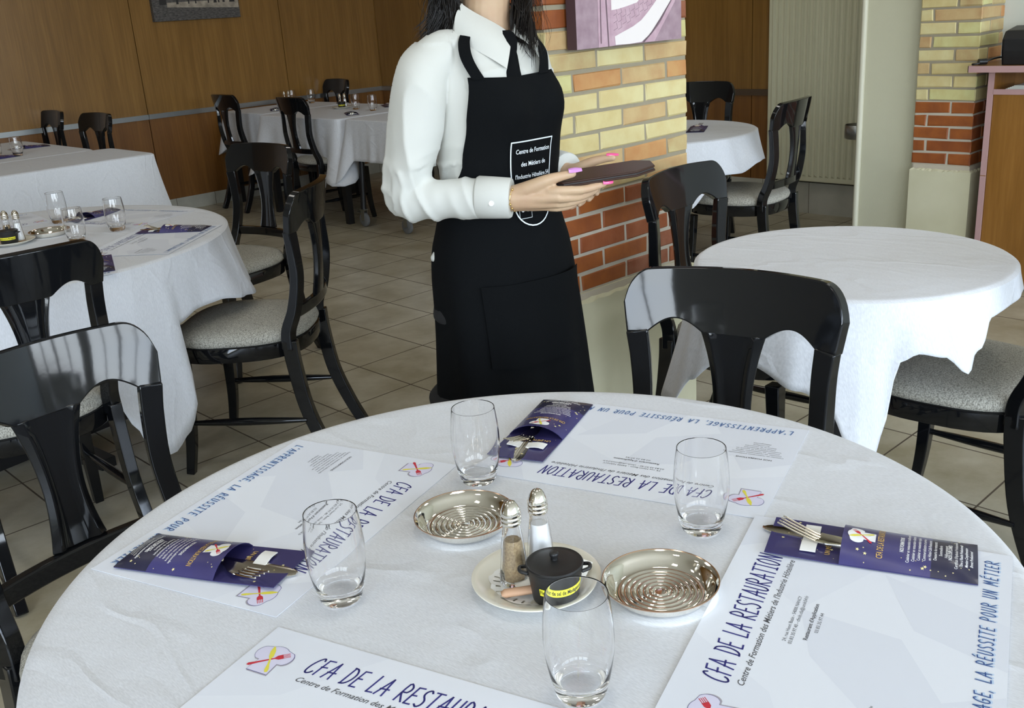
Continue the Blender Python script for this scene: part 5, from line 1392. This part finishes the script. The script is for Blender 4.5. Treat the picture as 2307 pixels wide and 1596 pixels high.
# ---- hair: tapered wavy locks hanging on both shoulders
bm = bmesh.new(); rnd = random.Random(21)
def lock(root, end, r_, wav, seed, seg=5):
    pts = []
    n_ = 16; ph = seed
    for i in range(n_+1):
        t = i/n_; p_ = root*(1-t)+end*t
        bul = .022*sin(pi*t)
        p_ = p_+Vector((p_.x, p_.y, 0)).normalized()*bul
        p_ += Vector((wav*sin(9*t+ph), wav*cos(8*t+ph*1.7), 0))*t
        pts.append(p_)
    tube(bm, pts, [r_*(1-.15*t-.80*t**3) for t in [i/n_ for i in range(n_+1)]], seg, flat=.6)
LA, DE = Vector((.731, -.682, 0)), Vector((.682, .731, 0))     # across and along the line of sight
def clump(lat0, dep0, z0, lat1, dep1, z1, n_, rad_, wav, ph, nstr=15, curl=.012):
    base = Vector((math.copysign(.080, lat0), .012+dep0*.5, z0)); end = LA*lat1+DE*dep1+Vector((0, 0, z1))
    for q in range(nstr):
        a = rnd.uniform(0, 2*pi); rr = rad_*sqrt(rnd.random()); ln = rnd.uniform(-.02, .018); f = rnd.uniform(.85, 1.15); q_r = rnd.uniform(.0011, .0021); pts = []; m_ = 20; jp = rnd.uniform(-.5, .5)
        for i in range(m_+1):
            t = i/m_; p_ = base*(1-t)+(end+Vector((0, 0, ln)))*t
            p_ += LA*(math.copysign(.030, lat0)*sin(pi*min(1, t*1.5))*.5)
            env = 1-.35*t
            p_ += LA*(rr*cos(a)*env)+DE*(rr*sin(a)*env)
            w_ = wav*t; p_ += LA*(w_*sin(7.5*t*f+ph+jp))+DE*(w_*cos(6.5*t*f+ph*1.3+jp))
            if t > .75: p_ += LA*(curl*((t-.75)/.25)**2*cos(ph))+Vector((0, 0, .3*curl*((t-.75)/.25)**2))
            pts.append(p_)
        tube(bm, pts, [q_r*(1-.10*t-.82*t**5) for t in [i/m_ for i in range(m_+1)]], 5, flat=.7)
for k in range(26):
    u = rnd.random(); clump(-.060-.045*u, rnd.uniform(-.07, .05), rnd.uniform(1.50, 1.56), -.066-.072*u+rnd.uniform(-.008, .008), rnd.uniform(-.06, .05), rnd.uniform(1.305, 1.340) if u > .5 else rnd.uniform(1.285, 1.325), 0, .009, rnd.uniform(.008, .017), rnd.uniform(0, 6), nstr=24, curl=rnd.uniform(-.024, .024))
for k in range(22):
    u = rnd.random(); clump(.060+.035*u, rnd.uniform(-.06, .06), rnd.uniform(1.50, 1.56), .052+.044*u+rnd.uniform(-.006, .006), rnd.uniform(-.08, .02), rnd.uniform(1.268, 1.335), 0, .007, rnd.uniform(.007, .014), rnd.uniform(0, 6), nstr=22, curl=rnd.uniform(-.014, .018))
for k in range(90):                       # fine stray strands
    side = -1 if rnd.random() < .62 else 1
    l0 = side*rnd.uniform(.06, .10); l1 = side*rnd.uniform(.06, .15 if side < 0 else .11)
    base = LA*l0+DE*rnd.uniform(-.06, .04)+Vector((0, 0, rnd.uniform(1.42, 1.54))); end = LA*l1+DE*rnd.uniform(-.09, .03)+Vector((0, 0, rnd.uniform(1.255, 1.33)))
    lock(base, end, .0005, rnd.uniform(.006, .018), rnd.uniform(0, 6), 3)
# shell of hair over the crown, sides and back, leaving the face free, with a parting
def head_r(z, th):
    v = (z-1.408)/.222; hw = .073*sqrt(max(0, 1-((v-.60)/.62)**2)); hd = .094*sqrt(max(0, 1-((v-.60)/.60)**2))
    return max(hw, .006), max(hd, .006), -.018-.010*(1-v)
G = []
for i in range(19):
    row = []
    for k in range(49):
        th = RAD(-90+360*k/48); f = max(0, -sin(th)); zl = 1.450+.125*min(1, max(0, (f-.35)/.35)); t = i/18
        z = zl+(1.629-zl)*(1-(1-t)**2); a_, b_, c_ = head_r(z, th); g_ = .010+.005*sin(k*2.1)*sin(i*.4)*.4
        if t == 1: a_ = b_ = .004
        sc = sqrt(max(0, 1-t**6)); row.append(Vector(((a_+g_)*cos(th)*sc, c_+(b_+g_)*sin(th)*sc, z+.040*t*t)))
    G.append(row)
grid_mesh(bm, G)
HR = obj('hair', bm, M_hair, PR)

# ---- eyes, brows and lips
def patch(name, cx, cz, w_, h_, m, g_, n_=14):
    bm = bmesh.new(); v_ = (cz-1.408)/.222; a_, b_, c_ = head_r(cz, 0)
    def on(x): return c_-b_*sqrt(max(0, 1-(x/a_)**2))-g_
    cen = bm.verts.new((cx, on(cx)-.0015, cz)); rim = [bm.verts.new((cx+w_*cos(2*pi*k/n_), on(cx+w_*cos(2*pi*k/n_)), cz+h_*sin(2*pi*k/n_))) for k in range(n_)]
    for k in range(n_): bm.faces.new((cen, rim[k], rim[(k+1) % n_]))
    return obj(name, bm, m, PR)
M_lip = mat('lip', (.45, .14, .12), .4); M_eye = mat('eye_white', (.8, .8, .78), .2); M_iris = mat('iris', (.05, .025, .015), .15)
for s_ in (-1, 1):
    patch('eye', s_*.032, 1.532, .013, .0055, M_eye, -.001); patch('iris', s_*.032, 1.532, .0052, .0052, M_iris, .0003); patch('eyebrow', s_*.033, 1.551, .019, .0030, M_hair, .001)
patch('lips', 0, 1.472, .022, .0075, M_lip, .005)

# ---- nails and bracelet
M_nail1 = mat('lilac_nail', (.62, .28, .62), .15, coat=.6); M_nail2 = mat('pink_nail', (.86, .10, .30), .15, coat=.6); M_gold2 = mat('fine_gold', (.72, .50, .20), .3, metal=1.0); M_bead = mat('green_bead', (.30, .40, .26), .3)
def nail(p0, p1, n0, w_, m, lab):
    bm = bmesh.new(); a, b_ = P_(*p0), P_(*p1); nn = Vector(n0).normalized(); ax_ = (b_-a).normalized(); sd = ax_.cross(nn).normalized(); nn = sd.cross(ax_).normalized(); G = []
    for i in range(7):
        t = i/6; G.append([a*(1-t)+b_*t+sd*(u*w_*(1-.35*max(0, t-.6)/.4)*(.8+.2*min(1, t*5)))+nn*(.0022*(1-u*u)+.0008*sin(pi*t)) for u in (-1, -.6, 0, .6, 1)])
    slab(bm, G, .0012); o = obj('fingernail', bm, m, PR); o['label'] = lab
nail((1.5000, 1.3985, 1.0615), (1.5230, 1.3830, 1.0620), (-.35, -.5, .8), .0068, M_nail1, 'lilac thumb nail')
nail((1.5560, 1.3565, 1.0330), (1.5800, 1.3500, 1.0310), (-.5, -.65, .45), .0056, M_nail2, 'pink nail')
nail((1.6950, 1.4640, 1.0635), (1.7130, 1.4440, 1.0620), (-.2, -.3, .9), .0056, M_nail2, 'pink nail')
bm = bmesh.new(); axw = (WRI_R-ELB_R).normalized(); cw = WRI_R+axw*.010; u1 = axw.orthogonal().normalized(); u2 = axw.cross(u1)
ring = [cw+(u1*cos(2*pi*k/48)+u2*sin(2*pi*k/48))*.0275+axw*.004*sin(2*pi*k/48*2) for k in range(49)]
tube(bm, ring, .0006, 6, cap=False)
for k in range(0, 48, 3):
    c_ = ring[k]; n0 = len(bm.verts); bmesh.ops.create_icosphere(bm, subdivisions=1, radius=.0016 if k % 9 else .0028, matrix=Matrix.Translation(c_))
    for f in bm.faces:
        pass
o = obj('bracelet', bm, M_gold2, PR)

# ---- the menu folder in her hands (a thing of its own)
mc = Vector((1.602, 1.402, 1.0405))
MF = thing('menu_folder', 'dark brown leather menu folder with cut corners held by the waitress', 'menu', mc)
e1 = Vector((.73, -.68, .085)).normalized(); up_ = Vector((-.06, .03, 1)).normalized(); e2 = up_.cross(e1).normalized(); up_ = e1.cross(e2)
def mpt(a, b_, h_): return e1*a+e2*b_+up_*h_
outl = [(-.112, -.040), (-.085, -.066), (.070, -.066), (.112, -.030), (.112, .030), (.080, .064), (-.085, .064), (-.112, .040)]
M_leather = mat('brown_leather', (.040, .017, .010), .42, spec=.3, bump=.15, bscale=260)
for nm, z0, z1 in (('cover', .0018, .0062), ('back_cover', -.0062, -.0018)):
    bm = bmesh.new(); lo_ = [bm.verts.new(mpt(a, b_, z0)) for a, b_ in outl]; hi_ = [bm.verts.new(mpt(a, b_, z1)) for a, b_ in outl]
    for k in range(8): bm.faces.new((lo_[k], lo_[(k+1) % 8], hi_[(k+1) % 8], hi_[k]))
    bm.faces.new(hi_); bm.faces.new(list(reversed(lo_))); bmesh.ops.recalc_face_normals(bm, faces=bm.faces); obj(nm, bm, M_leather, MF, bevel=.0018, segs=3)
bm = bmesh.new(); o2 = [(a*.975, b_*.96) for a, b_ in outl]; lo_ = [bm.verts.new(mpt(a, b_, -.0018)) for a, b_ in o2]; hi_ = [bm.verts.new(mpt(a, b_, .0018)) for a, b_ in o2]
for k in range(8): bm.faces.new((lo_[k], lo_[(k+1) % 8], hi_[(k+1) % 8], hi_[k]))
bm.faces.new(hi_); bm.faces.new(list(reversed(lo_))); obj('pages', bm, mat('dark_pages', (.03, .022, .02), .6), MF, smooth=False)
